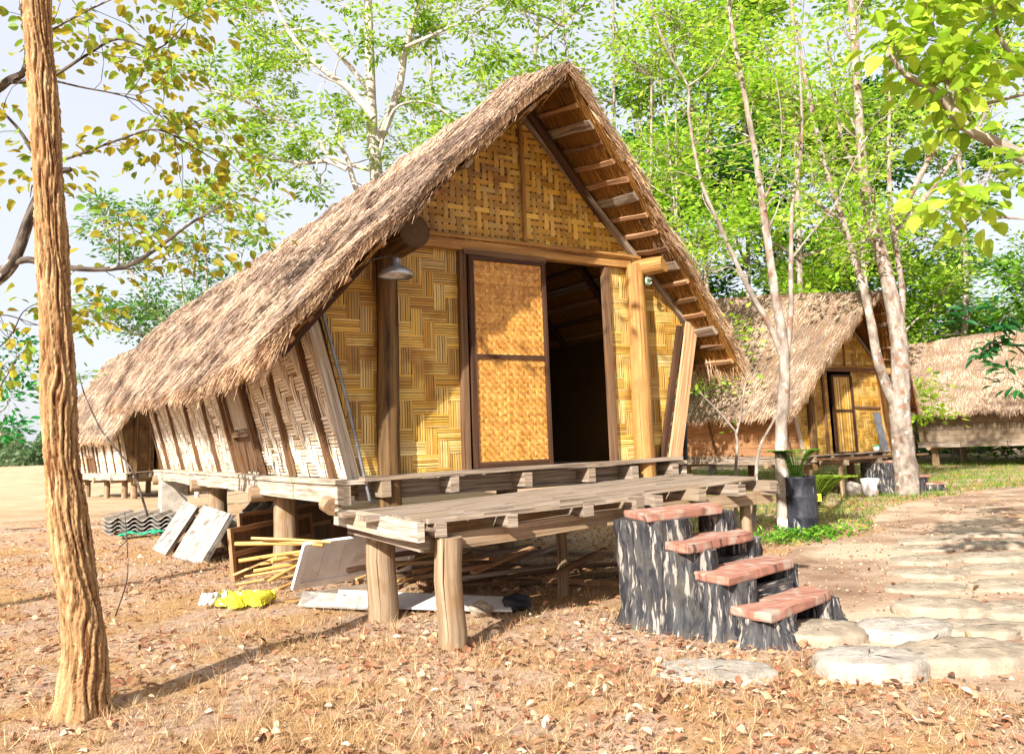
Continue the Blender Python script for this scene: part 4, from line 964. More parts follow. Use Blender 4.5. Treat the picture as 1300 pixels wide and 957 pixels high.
# pole beside the deck, grey board and jar at the far hut
mb = MB(); mb.tube([(1.81, .1, -.1), (1.83, .1, .92), (1.93, .12, 2.1)], .022, 10); mb.build('black_pole', M['bin'], None, origin=(1.81, .1, 0), label='thin black pole under the right eave of the big hut', cat='pole')
def h2w(x, y, z):
    m = Matrix.Translation(H2.location) @ H2.rotation_euler.to_matrix().to_4x4() @ Matrix.Diagonal((*H2.scale, 1)); q = m @ Vector((x, y, z)); return V(*q)
b0 = h2w(.98, -.14, .85); mb = MB(); a, b = h2w(1.02, -.16, .86), h2w(.93, -.06, 1.72)
mb.beam(a, b, .20, .03, (0, 1, 0)); mb.build('grey_board', M['metal_grey'], None, origin=tuple(a), label='pale grey board leaning on the woven front of the small hut', cat='board')
p = h2w(.78, -.10, .86); j = thing('paint_jar', 'tiny white jar with teal lid on the small hut doorstep', 'jar', p); lathe([(0, 0), (.06, 0), (.06, .09), (.0, .09)], 16).build('jar', M['paint_white'], j); lathe([(.062, .09), (.062, .12), (0, .12)], 16).build('lid', M['green_net'], j)
# deck in front of the small hut
D2 = thing('porch_deck', 'narrow plank ledge in front of the small hut with closed door', 'deck', H2.location, H2.rotation_euler.z)
for i in range(3):
    mb = MB(); mb.beam((-1.2+.02*i, -.28-.17*i, .70), (1.35+.02*i, -.28-.17*i, .70), .15, .03, wob=.004, seg=3); mb.build('deck_plank', M['brown_wood'], D2)
for x in (-.9, 0, .9):
    mb = MB(); mb.beam((x, -.72, .63), (x, .05, .63), .08, .09, wob=.003); mb.build('joist', M['grey_wood'], D2); mb = MB(); mb.tube([(x, -.55, -.1), (x, -.55, .58)], .05, 8); mb.build('post', M['log'], D2)

# ------------------------------------------------------------------ trees
def smooth_path(pts, k=4):
    P = np.asarray(pts, float); n = len(P); out = []
    for i in range(n-1):
        p0, p1, p2, p3 = P[max(i-1, 0)], P[i], P[i+1], P[min(i+2, n-1)]
        for t in np.arange(k)/k: out.append(.5*((2*p1)+(-p0+p2)*t+(2*p0-5*p1+4*p2-p3)*t*t+(-p0+3*p1-3*p2+p3)*t**3))
    out.append(P[-1]); return np.array(out)
def wander(p, d, L, n=6, bend=.25, up=0.0):
    pts = [np.array(p, float)]; d = nrm(d)
    for i in range(n):
        d = nrm(d+rng.normal(0, bend, 3)+V(0, 0, up)); pts.append(pts[-1]+d*L/n)
    return np.array(pts)
def grow(mb, tips, path, r0, r1, nsub, L1, r_sub=.3, depth=2, spread=1.0, up=.05, t0=.3, seg=8, bend=.22, cap=True, nsub2=4, minr=.004):
    """one limb with side shoots; the outer points of the last shoots are collected in tips"""
    n = len(path); rad = r0+(r1-r0)*np.linspace(0, 1, n)**.9
    mb.tube(path, rad, seg if r0 > .03 else (5 if r0 > .012 else 3), caps=r0 > .03, rough=.03 if r0 > .03 else 0)
    if depth == 0:
        tips.extend([(path[i], nrm(path[i]-path[i-1])) for i in range(max(1, n//2), n)]); return
    for _ in range(nsub):
        t = t0+(1-t0)*rng.random()**.8; i = min(int(t*(n-1)), n-2); p = path[i]; tn = nrm(path[i+1]-path[i])
        d = nrm(tn*.7+rng.normal(0, .75*spread, 3)+V(0, 0, up*3))
        L = L1*rng.uniform(.6, 1.25)*(1.1-.4*t); rs = max(minr, rad[i]*r_sub*rng.uniform(.7, 1.2))
        grow(mb, tips, wander(p, d, L, 6 if depth > 1 else 5, bend, up), rs, minr*.8, nsub2, L1*.45, .5, depth-1, spread, up, .25, seg, bend, False, nsub2, minr)
    tips.append((path[-1], tn if nsub else nrm(path[-1]-path[-2])))
def foliage(mb, tips, per, size, wid, cols, spread, big=False, droop=.2, flat=.5, whorl=True):
    if not tips: return
    C = np.array([t[0] for t in tips]); D = np.array([t[1] for t in tips]); n = len(C)
    idx = np.repeat(np.arange(n), per); m = len(idx)
    tone = np.repeat(rng.normal(0, 1, n), per)
    off = rng.normal(0, 1, (m, 3))*V(1, 1, flat)*spread; P = C[idx]+off
    dr = nrm(off*V(1, 1, .3)+rng.normal(0, .25, (m, 3))*spread+D[idx]*spread*.5)+V(0, 0, -droop)
    N = nrm(rng.normal(0, .45, (m, 3))+V(0, 0, 1))
    cc = np.array([rgb(c) for c in cols]); k = len(cc)-1
    x = np.clip(.5+.22*tone+rng.normal(0, .16, m), 0, .999)*k; i = x.astype(int); f = (x-i)[:, None]
    col = cc[i]*(1-f)+cc[i+1]*f
    L = size*rng.uniform(.65, 1.2, m)
    (mb.leaves if big else mb.chips)(P, dr, N, L, L*wid, col)

def make_tree(name, label, limbs, base, bark, leaf, group=None, twig=(8, 1.2), depth=2, per=9, size=.13, wid=.45, cols=None, spread=.2, big=False, t0=.35, up=.05,
              nsub2=4, spreadb=1.0, flute=False, extra=None, cat='tree', minr=.004, droop=.2, crown_name='crown', bend=.22, flat=.5):
    T = thing(name, label, cat, base, 0, group); mb = MB(); tips = []
    for k, lim in enumerate(limbs):
        pts, r0, r1 = lim[:3]; ns = lim[3] if len(lim) > 3 else twig[0]
        path = smooth_path(pts, 5); k_ = .78 if k and len(lim) > 2 else 1.0; r0 *= k_; r1 *= k_
        grow(mb, tips, path, r0, r1, ns, twig[1], .3, depth, spreadb, up, lim[4] if len(lim) > 4 else t0, 12, bend, True, nsub2, minr)
    mb.build('trunk', M[bark], T, origin=base)
    if leaf and tips:
        fm = MB(); foliage(fm, tips, per, size, wid, cols, spread, big, droop, flat)
        if extra: extra(fm)
        fm.build(crown_name, M['leaf'], T, origin=base)
    return T, tips

FRESH = ['5c8c24', '7ca62e', '9ec03c', 'b8d24c', 'd2e468']
LIME = ['78ac2c', '98c838', 'b2d840', 'cce456', 'dcea70']
DEEP = ['1c4a1e', '2a642a', '38782c', '509434', '74ac40']
MID = ['356e24', '548c2c', '7cac38', '9cc44a', 'b4d458']
OLIVE = ['6f7a22', '8f8f2a', 'a89a2e', 'bda83a', '9aae40']

# 1. the thick-barked trunk in the left foreground
yt = -1.24
pts = [on(x, y, 1, yt) for x, y in ((104, 925), (106, 870), (107, 820), (98, 745), (88, 670), (79, 590), (75, 520), (72, 440), (68, 350), (63, 260), (57, 150), (50, 60), (46, -10), (40, -160), (44, -330))]
rd = [.118, .108, .092, .088, .083, .077, .074, .071, .069, .066, .063, .061, .060, .055, .05]
P = smooth_path(pts, 8); R_ = np.interp(np.linspace(0, 1, len(P)), np.linspace(0, 1, len(rd)), rd)
T1 = thing('tree', 'thick leaning trunk with deeply furrowed orange bark at the left front', 'tree', (P[0][0], P[0][1], 0))
nS, nR = 110, 420; tt = np.linspace(0, 1, nR); PP = np.stack([np.interp(tt, np.linspace(0, 1, len(P)), P[:, k]) for k in range(3)], 1)
RR = np.interp(tt, np.linspace(0, 1, len(P)), R_); ang = np.arange(nS)/nS*2*math.pi
A, H_ = np.meshgrid(ang, PP[:, 2])
warp = .35*np.sin(H_*5.1+A)+.22*np.sin(H_*11.7+2*A+1)+.13*np.sin(H_*23+3*A)
rid = 1-np.abs(np.sin(A*7+warp*3.4+.9*np.sin(H_*3.3)))**.7
rid2 = 1-np.abs(np.sin(A*13+warp*5+1.7+1.3*np.sin(H_*6.3+A)))**.8
crk = np.abs(np.sin(H_*31+4*np.sin(A*3+H_*2)+2*np.sin(A*7)))**6
brk = .5+.5*np.sin(H_*19+5*np.sin(A*2.0+H_*3)+3*np.sin(A*5))
hgt = -.020*rid**1.2*(.55+.45*brk)-.011*rid2**1.3-.006*crk*brk+.004*np.sin(H_*9+A*2)+.002*rng.normal(0, 1, A.shape)
RRR = RR[:, None]+.008+hgt+.045*np.clip(1-(H_-.0)/.10, 0, 1)**2*(.45+.55*np.sin(A*5+1))
tn = nrm(np.gradient(PP, axis=0)); xx = nrm(np.cross(tn, np.tile(V(0, 1, 0), (nR, 1)))); yy = np.cross(tn, xx)
v = PP[:, None]+xx[:, None]*(np.cos(A)*RRR)[..., None]+yy[:, None]*(np.sin(A)*RRR)[..., None]
j, i = np.meshgrid(np.arange(nR-1), np.arange(nS), indexing='ij'); a = (j*nS+i).ravel(); b = (j*nS+(i+1) % nS).ravel()
F_ = np.stack([a, b, b+nS, a+nS], 1); uvv = np.stack([H_*1.0, A*.1], -1).reshape(-1, 2)
U_ = uvv[F_]; U_[..., 1] = np.where((F_ % nS == 0) & (np.arange(len(F_))[:, None]*0+(i.ravel()[:, None] == nS-1)), 2*math.pi*.1, U_[..., 1])
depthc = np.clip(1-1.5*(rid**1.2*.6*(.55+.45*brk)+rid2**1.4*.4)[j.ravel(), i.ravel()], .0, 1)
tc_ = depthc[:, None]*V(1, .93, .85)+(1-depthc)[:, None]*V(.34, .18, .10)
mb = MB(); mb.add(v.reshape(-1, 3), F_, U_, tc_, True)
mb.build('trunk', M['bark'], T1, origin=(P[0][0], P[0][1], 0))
mb = MB(); tips = []
top = P[-1]
for k in range(5):
    a = k*1.3; grow(mb, tips, wander(P[-1-k*3], V(math.cos(a), math.sin(a)*.8, .8), 2.2, 8, .15, .05), .035, .01, 5, .9, depth=1, nsub2=3)
mb.build('limb', M['bark_dark'], T1, origin=(P[0][0], P[0][1], 0))
fm = MB(); foliage(fm, tips, 3, .11, .6, OLIVE, .1, True); fm.build('crown', M['leaf'], T1, origin=(P[0][0], P[0][1], 0))

# 2. tree with dark lichened limbs and olive leaves, rooted just outside the left edge
dd = 6.4
def L(*a, d=dd): return [at(x, y, d+(e[0] if e else 0)) for x, y, *e in a]
b2 = at(-150, 700, dd)
limbs = [(L((-150, 760), (-130, 600), (-70, 450), (-20, 370), (15, 335), (40, 270), (62, 225), (90, 215)), .09, .02, 4, .7),
         (L((-20, 370), (0, 345), (30, 330), (60, 335), (110, 342), (160, 338), (200, 315), (240, 285), (280, 262)), .045, .010, 10, .45),
         (L((62, 225), (40, 190), (20, 160), (-20, 120)), .03, .01, 3),
         (L((-70, 450), (-60, 300), (-30, 150), (8, 105), (30, 92), (35, 60), (28, 10), (20, -60)), .06, .015, 5, .5),
         (L((8, 105), (60, 100), (110, 70), (150, 50), (200, 62), (235, 30)), .022, .006, 9, .35),
         (L((40, 215), (90, 200), (150, 178), (200, 165), (250, 190), (275, 205)), .018, .005, 10, .3),
         (L((60, 100), (100, 110), (150, 120), (190, 135), (215, 160)), .014, .005, 8, .2),
         (L((30, 60), (80, 30), (140, 0), (190, -20)), .016, .006, 8, .2),
         (L((-70, 450), (-40, 420), (0, 400), (40, 410), (70, 420)), .012, .005, 4, .3),
         (L((-90, 500), (-40, 470), (10, 430), (30, 395), (60, 380)), .012, .005, 3, .3)]
make_tree('tree', 'tree with dark lichened limbs and olive yellow oval leaves behind the front trunk', limbs, (b2[0], b2[1], 0), 'bark_dark', True, twig=(6, .62), depth=1, per=6, size=.088, wid=.78,
          cols=['7a9028', '929a2c', 'a8962c', 'b8a838', 'a0b444', '86ac3c'], spread=.14, big=True, up=.0, droop=.55, nsub2=3, spreadb=.9, minr=.0035)

# 3. tall pale tree behind the big hut
dd = 18.5
b3 = at(478, 600, dd)
limbs = [([V(b3[0], b3[1], -.1)]+L((478, 400), (478, 230), (472, 160), (470, 90), (468, 20), (466, -60), d=dd), .20, .07, 6, .6),
         (L((479, 180), (495, 145), (508, 105), (515, 60), (530, 10), (545, -50), d=dd), .16, .05, 12, .2),
         (L((478, 260), (455, 245), (440, 200), (428, 175), (430, 150), d=dd-1), .10, .03, 6, .3),
         (L((474, 150), (445, 115), (425, 100), (395, 75), (370, 45), (345, 0), (330, -40), d=dd-1), .11, .04, 12, .2),
         (L((474, 120), (440, 80), (400, 40), (345, 42), (300, 25), (265, -10), d=dd+1), .09, .03, 10, .3),
         (L((440, 215), (415, 205), (380, 207), (330, 198), (285, 185), (250, 180), d=dd-1.5), .075, .02, 12, .2),
         (L((470, 215), (420, 200), (400, 175), (350, 150), (310, 128), (280, 118), (220, 108), d=dd+.5), .085, .02, 14, .25),
         (L((380, 207), (360, 225), (330, 240), (315, 270), d=dd-1.5), .035, .01, 5, .3),
         (L((480, 200), (500, 140), (540, 130), (575, 150), (600, 170), d=dd-.5), .05, .015, 7, .3),
         (L((515, 60), (560, 40), (600, 20), (640, -10), d=dd-.5), .06, .02, 9, .2)]
make_tree('tree', 'tall pale trunked spreading tree rising behind the big hut roof', limbs, (b3[0], b3[1], 0), 'bark_grey', True, twig=(11, 1.5), depth=2, per=13, size=.17, wid=.42,
          cols=FRESH, spread=.14, up=.02, nsub2=3, minr=.008, flat=.4)

# 4. light many-stemmed tree behind the hut at the left
dd = 24.0
b4 = at(250, 625, dd)
limbs = [([V(b4[0], b4[1], -.1)]+L(*s, d=dd), .07, .02, 9, .45) for s in (
    ((250, 500), (235, 400), (225, 330), (205, 270)), ((255, 480), (260, 400), (262, 330), (255, 255)), ((248, 500), (215, 420), (175, 370), (150, 320)),
    ((252, 480), (275, 410), (300, 350), (315, 290)), ((250, 520), (200, 440), (160, 420), (130, 405)), ((255, 500), (300, 420), (330, 380), (345, 345)), ((240, 480), (190, 390), (140, 300), (125, 270)))]
make_tree('tree', 'light many stemmed tree left of the big hut roof, small grey green leaves', limbs, (b4[0], b4[1], 0), 'bark_grey', True, twig=(12, 1.15), depth=2, per=11, size=.19, wid=.42,
          cols=['3e6e34', '5a8e40', '7aa652', '98ba62'], spread=.2, up=.03, nsub2=3, minr=.010)

# 5. slim trees at the right
b5 = Gz(996, 679, 0); dd = 9.85
limbs = [([V(b5[0], b5[1], -.05)]+L((993, 600), (992, 540), (996, 480), (994, 430), (985, 380), (978, 330), (968, 260), (958, 190), (945, 120), (930, 40), (920, -30), d=dd), .088, .02, 12, .55),
         (L((992, 450), (978, 415), (955, 375), (940, 345), (915, 290), (890, 230), (875, 150), (873, 110), (850, 70), (830, 20), d=dd), .05, .012, 10, .4),
         (L((873, 110), (905, 85), (930, 40), (940, -5), d=dd), .018, .006, 5, .3),
         (L((997, 470), (1004, 400), (1004, 340), (1006, 260), (1018, 180), (1016, 100), (1014, 30), d=dd), .05, .012, 10, .45),
         (L((1004, 330), (1035, 290), (1060, 260), (1080, 215), (1110, 160), (1140, 140), d=dd), .018, .005, 6, .4),
         (L((955, 375), (930, 340), (905, 345), (880, 330), d=dd), .016, .006, 4, .4),
         (L((968, 260), (990, 200), (990, 130), (975, 60), d=dd), .02, .006, 6, .3)]
make_tree('tree', 'slim grey tree in front of the black barrel, forking above the hut eave', limbs, (b5[0], b5[1], 0), 'bark_pale', True, twig=(9, .8), depth=1, per=10, size=.10, wid=.45,
          cols=LIME, spread=.10, up=.02, nsub2=3, minr=.004)
b6 = Gz(1152, 628, 0); dd = 15.2
limbs = [([V(b6[0], b6[1], -.1)]+L((1150, 600), (1146, 560), (1142, 520), (1143, 480), (1142, 440), (1136, 400), (1128, 360), (1118, 320), (1108, 290), (1098, 240), (1092, 170), (1086, 80), (1080, 0), d=dd), .23, .06, 14, .6),
         (L((1140, 520), (1125, 490), (1113, 450), (1106, 410), (1098, 375), (1082, 320), (1070, 280), (1050, 220), (1035, 160), (1020, 90), (1010, 20), d=dd), .135, .035, 12, .5),
         (L((1140, 430), (1146, 380), (1140, 330), (1132, 280), (1128, 200), (1130, 110), (1128, 20), d=dd+.4), .085, .035, 12, .4),
         (L((1136, 280), (1160, 240), (1185, 190), (1210, 150), (1230, 100), d=dd+.4), .09, .03, 10, .4),
         (L((1134, 300), (1175, 250), (1215, 195), (1240, 165), (1270, 110), d=dd+.6), .09, .03, 10, .4),
         (L((1070, 280), (1040, 260), (1010, 235), (985, 215), d=dd), .05, .02, 6, .4),
         (L((1098, 240), (1070, 180), (1060, 120), (1050, 50), d=dd+.4), .06, .02, 8, .3)]
make_tree('tree', 'mottled forked tree trunk standing before the small hut and its stump stairs', limbs, (b6[0], b6[1], 0), 'bark_pale', True, twig=(9, 1.25), depth=2, per=6, size=.14, wid=.5,
          cols=LIME, spread=.16, up=.02, nsub2=3, minr=.007)

# 6. background trees: each its own crown and trunk
def auto_tree(px, d, top_px, width, label, cols, n_limb=7, lean=0, per=9, size=.24, low=.35, group='trees standing behind the huts', bark='bark_pale', r=.14, dens=1.0, stems=1, wid=.5, base_y=600):
    b = at(px, base_y, d); b = V(b[0], b[1], 0); topp = at(px+lean, top_px, d); H = topp[2]; W = width/FPX*d
    rt = CR*V(1, 1, 0); rt = rt/np.linalg.norm(rt); limbs = []
    for s_ in range(stems):
        o = V(rng.normal(0, .5), rng.normal(0, .5), 0)*(s_ > 0)
        tp = V(topp[0], topp[1], H*rng.uniform(.82, 1))+rt*rng.normal(0, .12)*W*(1+2*(s_ > 0)); mid = (b+o+tp)/2+V(rng.normal(0, .3), rng.normal(0, .3), 0)
        trunk = smooth_path([b+o-V(0, 0, .1), (b+o)*.7+mid*.3+V(rng.normal(0, .15), 0, 0), mid, tp], 4); limbs.append((trunk, r*(1 if s_ == 0 else .7), r*.25, int(5*dens), .6))
        for k in range(n_limb):
            t = low+(1-low)*(k+rng.random())/n_limb; p = trunk[int(t*(len(trunk)-1))]; a = rng.uniform(0, 6.28)
            hd = V(math.cos(a), math.sin(a), 0)*.8+rt*(1 if math.cos(a*1) > 0 else -1)*.5; l = W*.5*rng.uniform(.55, 1.0)*(1.15-.5*t)
            limbs.append((wander(p, hd+V(0, 0, rng.uniform(.1, .7)), l, 6, .14, .03), r*.42, r*.12, int(8*dens), .2))
    return make_tree('tree', label, limbs, tuple(b), bark, True, group, twig=(int(8*dens), W*.16+.4), depth=2, per=per, size=size, wid=wid, cols=cols, spread=.27, up=.03, nsub2=5, minr=.010)
auto_tree(640, 24, -60, 260, 'bright green tree just behind the roof ridge of the big hut', FRESH, 7, 20, size=.20, per=6, r=.16, dens=.8)
auto_tree(565, 30, -80, 300, 'taller green tree far behind, between pale tree and roof peak', FRESH, 6, -10, size=.22, per=5, dens=.75)
auto_tree(770, 22, -70, 260, 'slender green tree right of the roof peak, its trunks showing through', FRESH, 7, 10, size=.18, per=5, stems=2, r=.10, dens=.8)
auto_tree(850, 17, -60, 240, 'thin leaning stems with light crown beside the right roof slope', LIME[:4]+['c2dc52'], 6, -20, size=.14, per=5, stems=3, r=.07, dens=.8)
auto_tree(905, 26, -80, 300, 'leafy green tree behind the small hut, left of its ridge', FRESH[:4], 9, 0, low=.22, size=.24, per=11)
auto_tree(1010, 24, -90, 300, 'yellow green leafy tree directly behind the small hut ridge', LIME, 9, 0, low=.2, size=.22, per=11, r=.18)
auto_tree(1110, 30, -90, 330, 'tall green tree behind the forked trunk and small hut peak', FRESH, 9, 0, low=.2, size=.26, per=11, r=.2)
auto_tree(1215, 31, -40, 330, 'mid green dense tree behind the long hut roof', MID, 10, 0, low=.12, size=.28, per=11, r=.2)
auto_tree(1330, 30, -60, 340, 'mid green tree at the right edge behind the long roof', MID, 10, 0, low=.12, size=.28, per=11, r=.2)
auto_tree(960, 36, 60, 360, 'dark green tree deep behind the small hut', DEEP, 10, 0, low=.12, size=.34, per=14, r=.2)
auto_tree(1090, 38, 80, 380, 'dark low spreading tree in the shade behind the forked trunk', DEEP, 10, 0, low=.1, size=.36, per=14, r=.2)
auto_tree(830, 38, 120, 330, 'dark green tree glimpsed past the right eave of the big hut', DEEP, 9, 0, low=.12, size=.34, per=13, r=.2)
auto_tree(1165, 34, 230, 260, 'low bushy green tree rising behind the gap between the small hut and long hut', FRESH[:4], 8, 0, low=.25, size=.24, per=11, r=.10)
auto_tree(1275, 33.5, 270, 240, 'twiggy light green tree showing low above the long straw roof', LIME[:4], 7, 0, low=.3, size=.22, per=8, r=.09)

# 7. right foreground branch with big lime leaves (its trunk stands outside the frame)
dd = 5.2
b7 = at(1500, 600, dd+1)
limbs = [([V(b7[0], b7[1], -.1), V(b7[0], b7[1], 1.2)]+L((1450, 300), (1380, 245), (1310, 205), (1260, 180), (1225, 160), (1190, 118), (1150, 95), (1130, 70), d=dd), .075, .012, 9, .62),
         (L((1235, 165), (1215, 140), (1200, 100), (1195, 60), (1180, 20), (1170, -10), d=dd), .02, .006, 8, .3),
         (L((1400, 190), (1330, 110), (1290, 75), (1270, 50), (1262, 20), (1250, -30), d=dd), .03, .008, 9, .25),
         (L((1330, 110), (1280, 125), (1250, 130), (1225, 112), (1205, 95), d=dd), .018, .006, 7, .2),
         (L((1420, 285), (1350, 278), (1300, 278), (1260, 275), (1235, 268), (1200, 270), d=dd-.3), .015, .005, 4, .5),
         (L((1260, 185), (1262, 205), (1250, 225), (1238, 240), d=dd-.2), .008, .004, 3, .3),
         (L((1350, 60), (1300, 20), (1260, -10), (1220, -30), d=dd), .02, .007, 7, .2)]
make_tree('tree', 'overhanging branch with large lime green leaves at the top right corner', limbs, (b7[0], b7[1], 0), 'bark_pale', True, twig=(6, .40), depth=1, per=4, size=.125, wid=.74,
          cols=['7a9e24', '98bc30', 'b2cc3e', 'cce050', 'a4c038', '88aa2c'], spread=.09, big=True, up=0, droop=.5, nsub2=2, minr=.0035)
# 8. dark glossy shoots right
dd = 9.0; b8 = at(1330, 700, dd)
limbs = [([V(b8[0], b8[1], 0)]+L((1325, 560), (1310, 470), (1290, 440), (1262, 435), (1245, 450), d=dd), .02, .005, 4, .6),
         (L((1318, 520), (1300, 490), (1280, 480), (1268, 486), d=dd), .008, .004, 3, .5), (L((1310, 470), (1300, 420), (1280, 400), (1262, 415), (1225, 405), d=dd), .010, .004, 6, .4)]
make_tree('sapling', 'sapling with dark glossy leaf whorls before the long straw roof', limbs, (b8[0], b8[1], 0), 'bark_dark', True, twig=(4, .25), depth=1, per=4, size=.14, wid=.36,
          cols=['1c5a30', '2c7038', '4c9040'], spread=.05, big=True, up=.03, droop=.1, nsub2=1, cat='sapling')
# 9. forked saplings beside the deck
for k, (bx, by, ls, lb) in enumerate((
    (934, 668, [((934, 640), (934, 598), (936, 565), (934, 548)), ((934, 548), (915, 525), (888, 498)), ((935, 550), (940, 530), (943, 505), (948, 480))], 'forked peeled sapling right of the plank deck, left of the bent one'),
    (956, 664, [((958, 640), (960, 604), (962, 580), (968, 560), (980, 538), (988, 522))], 'thin bent sapling right of the plank deck, beside the slim tree'))):
    b = Gz(bx, by, 0); d_ = float((b-CAM) @ _f)
    limbs = [([V(b[0], b[1], -.05)] if i == 0 else [])+L(*s, d=d_) for i, s in enumerate(ls)]
    limbs = [(l, .032 if i == 0 else .022, .014, 1 if i else 0, .8) for i, l in enumerate(limbs)]
    make_tree('sapling', lb, limbs, (b[0], b[1], 0), 'bark_pale', True, 'saplings beside the deck', twig=(2, .35), depth=1, per=4, size=.085, wid=.4, cols=FRESH, spread=.09, nsub2=2, cat='sapling')
# 10. thin curved sapling at the left
b = at(193, 660, 13.5); b = V(b[0], b[1], 0)
limbs = [([b]+L((180, 630), (168, 597), (147, 569), (128, 545), (110, 507), (104, 490), (100, 474), d=13.3), .022, .008, 3, .9)]
make_tree('sapling', 'thin bowed sapling with a leaf tuft at its tip, left of the big hut', limbs, tuple(b), 'bark_dark', True, twig=(3, .3), depth=1, per=6, size=.13, wid=.4, cols=['5a8e40', '7aa652', '98ba62'], spread=.08, nsub2=2, cat='sapling')
b = Gz(146, 782, 0); d_ = float((b-CAM) @ _f)
limbs = [([b]+L((160, 740), (162, 710), (160, 670), (158, 650), d=d_), .008, .003, 2, .6)]
make_tree('twig', 'bare thin twig standing in the leaf litter beside the left trunk', limbs, tuple(b), 'bark_dark', False, twig=(2, .2), depth=1, cat='twig')
# 11. young tree at the left edge and far wood beyond the field
dd = 16; b = at(-30, 640, dd); b = V(b[0], b[1], 0)
limbs = [([b]+L((-25, 560), (-15, 520), (0, 490), (15, 465), (25, 450), d=dd), .05, .015, 8, .4), (L((-15, 530), (5, 520), (12, 505), d=dd), .02, .01, 6, .2), (L((-22, 560), (-5, 545), (5, 560), d=dd), .02, .01, 5, .2)]
make_tree('tree', 'small fresh green tree cut by the left edge of the photo', limbs, tuple(b), 'bark_pale', True, twig=(7, .7), depth=1, per=12, size=.17, wid=.42, cols=['1f7a3a', '2f9440', '55b050'], spread=.14, nsub2=3)
mb = MB(); n = 26000
a0 = np.arctan2(ray(20, 583)[1], ray(20, 583)[0]); an = a0+rng.normal(0, .0, n)+rng.uniform(-.5, .35, n); rr_ = rng.uniform(150, 185, n)
hh_ = 4.2+1.6*np.sin(an*60)+1.2*np.sin(an*137+2)+.8*np.sin(an*310)
z = rng.random(n)**.8*hh_+.5
Pw = np.stack([CAM[0]+np.cos(an)*rr_, CAM[1]+np.sin(an)*rr_, z], 1)
cc = np.array([rgb(c) for c in ('4c6a4a', '6a8458', '5c7a52', '7c946a')])[((np.sin(an*80)+1)*1.9).astype(int).clip(0, 3)]*rng.uniform(.7, 1.2, (n, 1))
mb.chips(Pw, rng.normal(0, 1, (n, 3)), nrm(rng.normal(0, 1, (n, 3))), rng.uniform(.6, 1.4, n), rng.uniform(.4, .9, n), cc)
mb.build('far_wood', M['leaf'], None, kind='stuff', label='low distant wood along the far side of the dry field', cat='trees')

# ------------------------------------------------------------------ ground cover
def visible_xy(n, d0, d1, px0=-60, px1=1360, power=1.0):
    """random ground points in front of the camera, denser near it"""
    out = []
    d = d0+(d1-d0)*rng.random(n)**power; px = rng.uniform(px0, px1, n)
    rt = CR[:2]/np.linalg.norm(CR[:2]); fw = _f[:2]/np.linalg.norm(_f[:2])
    return CAM[:2]+fw*d[:, None]+rt*((px-650)/FPX*d)[:, None]
pathpoly = np.array([(.75, -2.1), (1.3, -1.6), (2.2, -.5), (3.6, .35), (5.2, .5), (6.6, 1.6), (8.4, 2.6), (10.2, 2.9), (12.5, 3.4), (14.5, 2.6), (12, -.5), (8, -2.5), (5, -4.5), (2, -6), (.2, -4.4), (.3, -3.0)])
def inside(P, poly):
    x, y = P[:, 0], P[:, 1]; r_ = np.zeros(len(P), bool); j = len(poly)-1
    for i in range(len(poly)):
        xi, yi = poly[i]; xj, yj = poly[j]
        c = ((yi > y) != (yj > y)) & (x < (xj-xi)*(y-yi)/(yj-yi+1e-12)+xi); r_ ^= c; j = i
    return r_
def patch(P, s, o=0.): return .5+.5*np.sin(P[:, 0]*s+1.3*np.sin(P[:, 1]*s*.8+o)+o)*np.cos(P[:, 1]*s*1.1+1.1*np.sin(P[:, 0]*s*.7))
# dead leaves
P = visible_xy(90000, 2.6, 17, power=1.35)
inp = inside(P, pathpoly); keep = ~inp | (rng.random(len(P)) < .11)
keep &= rng.random(len(P)) < (.12+.9*patch(P, 1.1)*(.4+.6*patch(P, 4.3, 1.))); P = P[keep]; n = len(P)
Z = gh(P[:, 0], P[:, 1])+rng.uniform(.004, .03, n); D_ = rng.normal(0, 1, (n, 3))*V(1, 1, .35); N_ = nrm(rng.normal(0, .45, (n, 3))+V(0, 0, 1))
pal = np.array([rgb(c) for c in ('b88868', '94684c', 'c49a78', '6c4c3a', 'd0ac88', 'b08064', 'dcc4a8', 'a87458')])
mb = MB(); L_s = .010+.060*rng.random(n)**3; mb.leaves(np.column_stack([P, Z]), D_, N_, L_s, L_s*rng.uniform(.4, .7, n), pal[rng.integers(0, 8, n)]*rng.uniform(.7, 1.15, (n, 1)), fold=.35)
mb.build('leaf_litter', M['dry_leaf'], None, kind='stuff', label='brown fallen leaves strewn over the dry ground', cat='fallen leaves')
# dry grass
P = visible_xy(110000, 2.6, 14, power=1.3)
inp = inside(P, pathpoly); w_ = patch(P, 1.4, 2.)*.9+.75*((P[:, 0] > -2.4) & (P[:, 1] < 1) & (P[:, 0] < 1))
keep = (~inp) & (rng.random(len(P)) < w_*.75); P = P[keep]; n = len(P)
tuft = P+rng.normal(0, .02, P.shape)
mb = MB(); D_ = rng.normal(0, .8, (n, 3))+V(0, 0, .55); pal = np.array([rgb(c) for c in ('ceb088', 'b89468', 'dcc49c', 'a07c54', 'c0a074')])
mb.blades(np.column_stack([tuft, gh(tuft[:, 0], tuft[:, 1])]), D_, rng.uniform(.02, .09, n), rng.uniform(.0015, .0035, n), pal[rng.integers(0, 5, n)]*rng.uniform(.7, 1.1, (n, 1)), tip=.1)
tc2 = visible_xy(4200, 2.6, 13, px1=1000, power=1.3); tc2 = tc2[(~inside(tc2, pathpoly)) & (rng.random(len(tc2)) < .3+.7*patch(tc2, 1.4, 2.))]
C_ = np.repeat(tc2, 16, axis=0); n = len(C_); dr_ = rng.normal(0, 1, (n, 2)); C_ = C_+dr_*.012
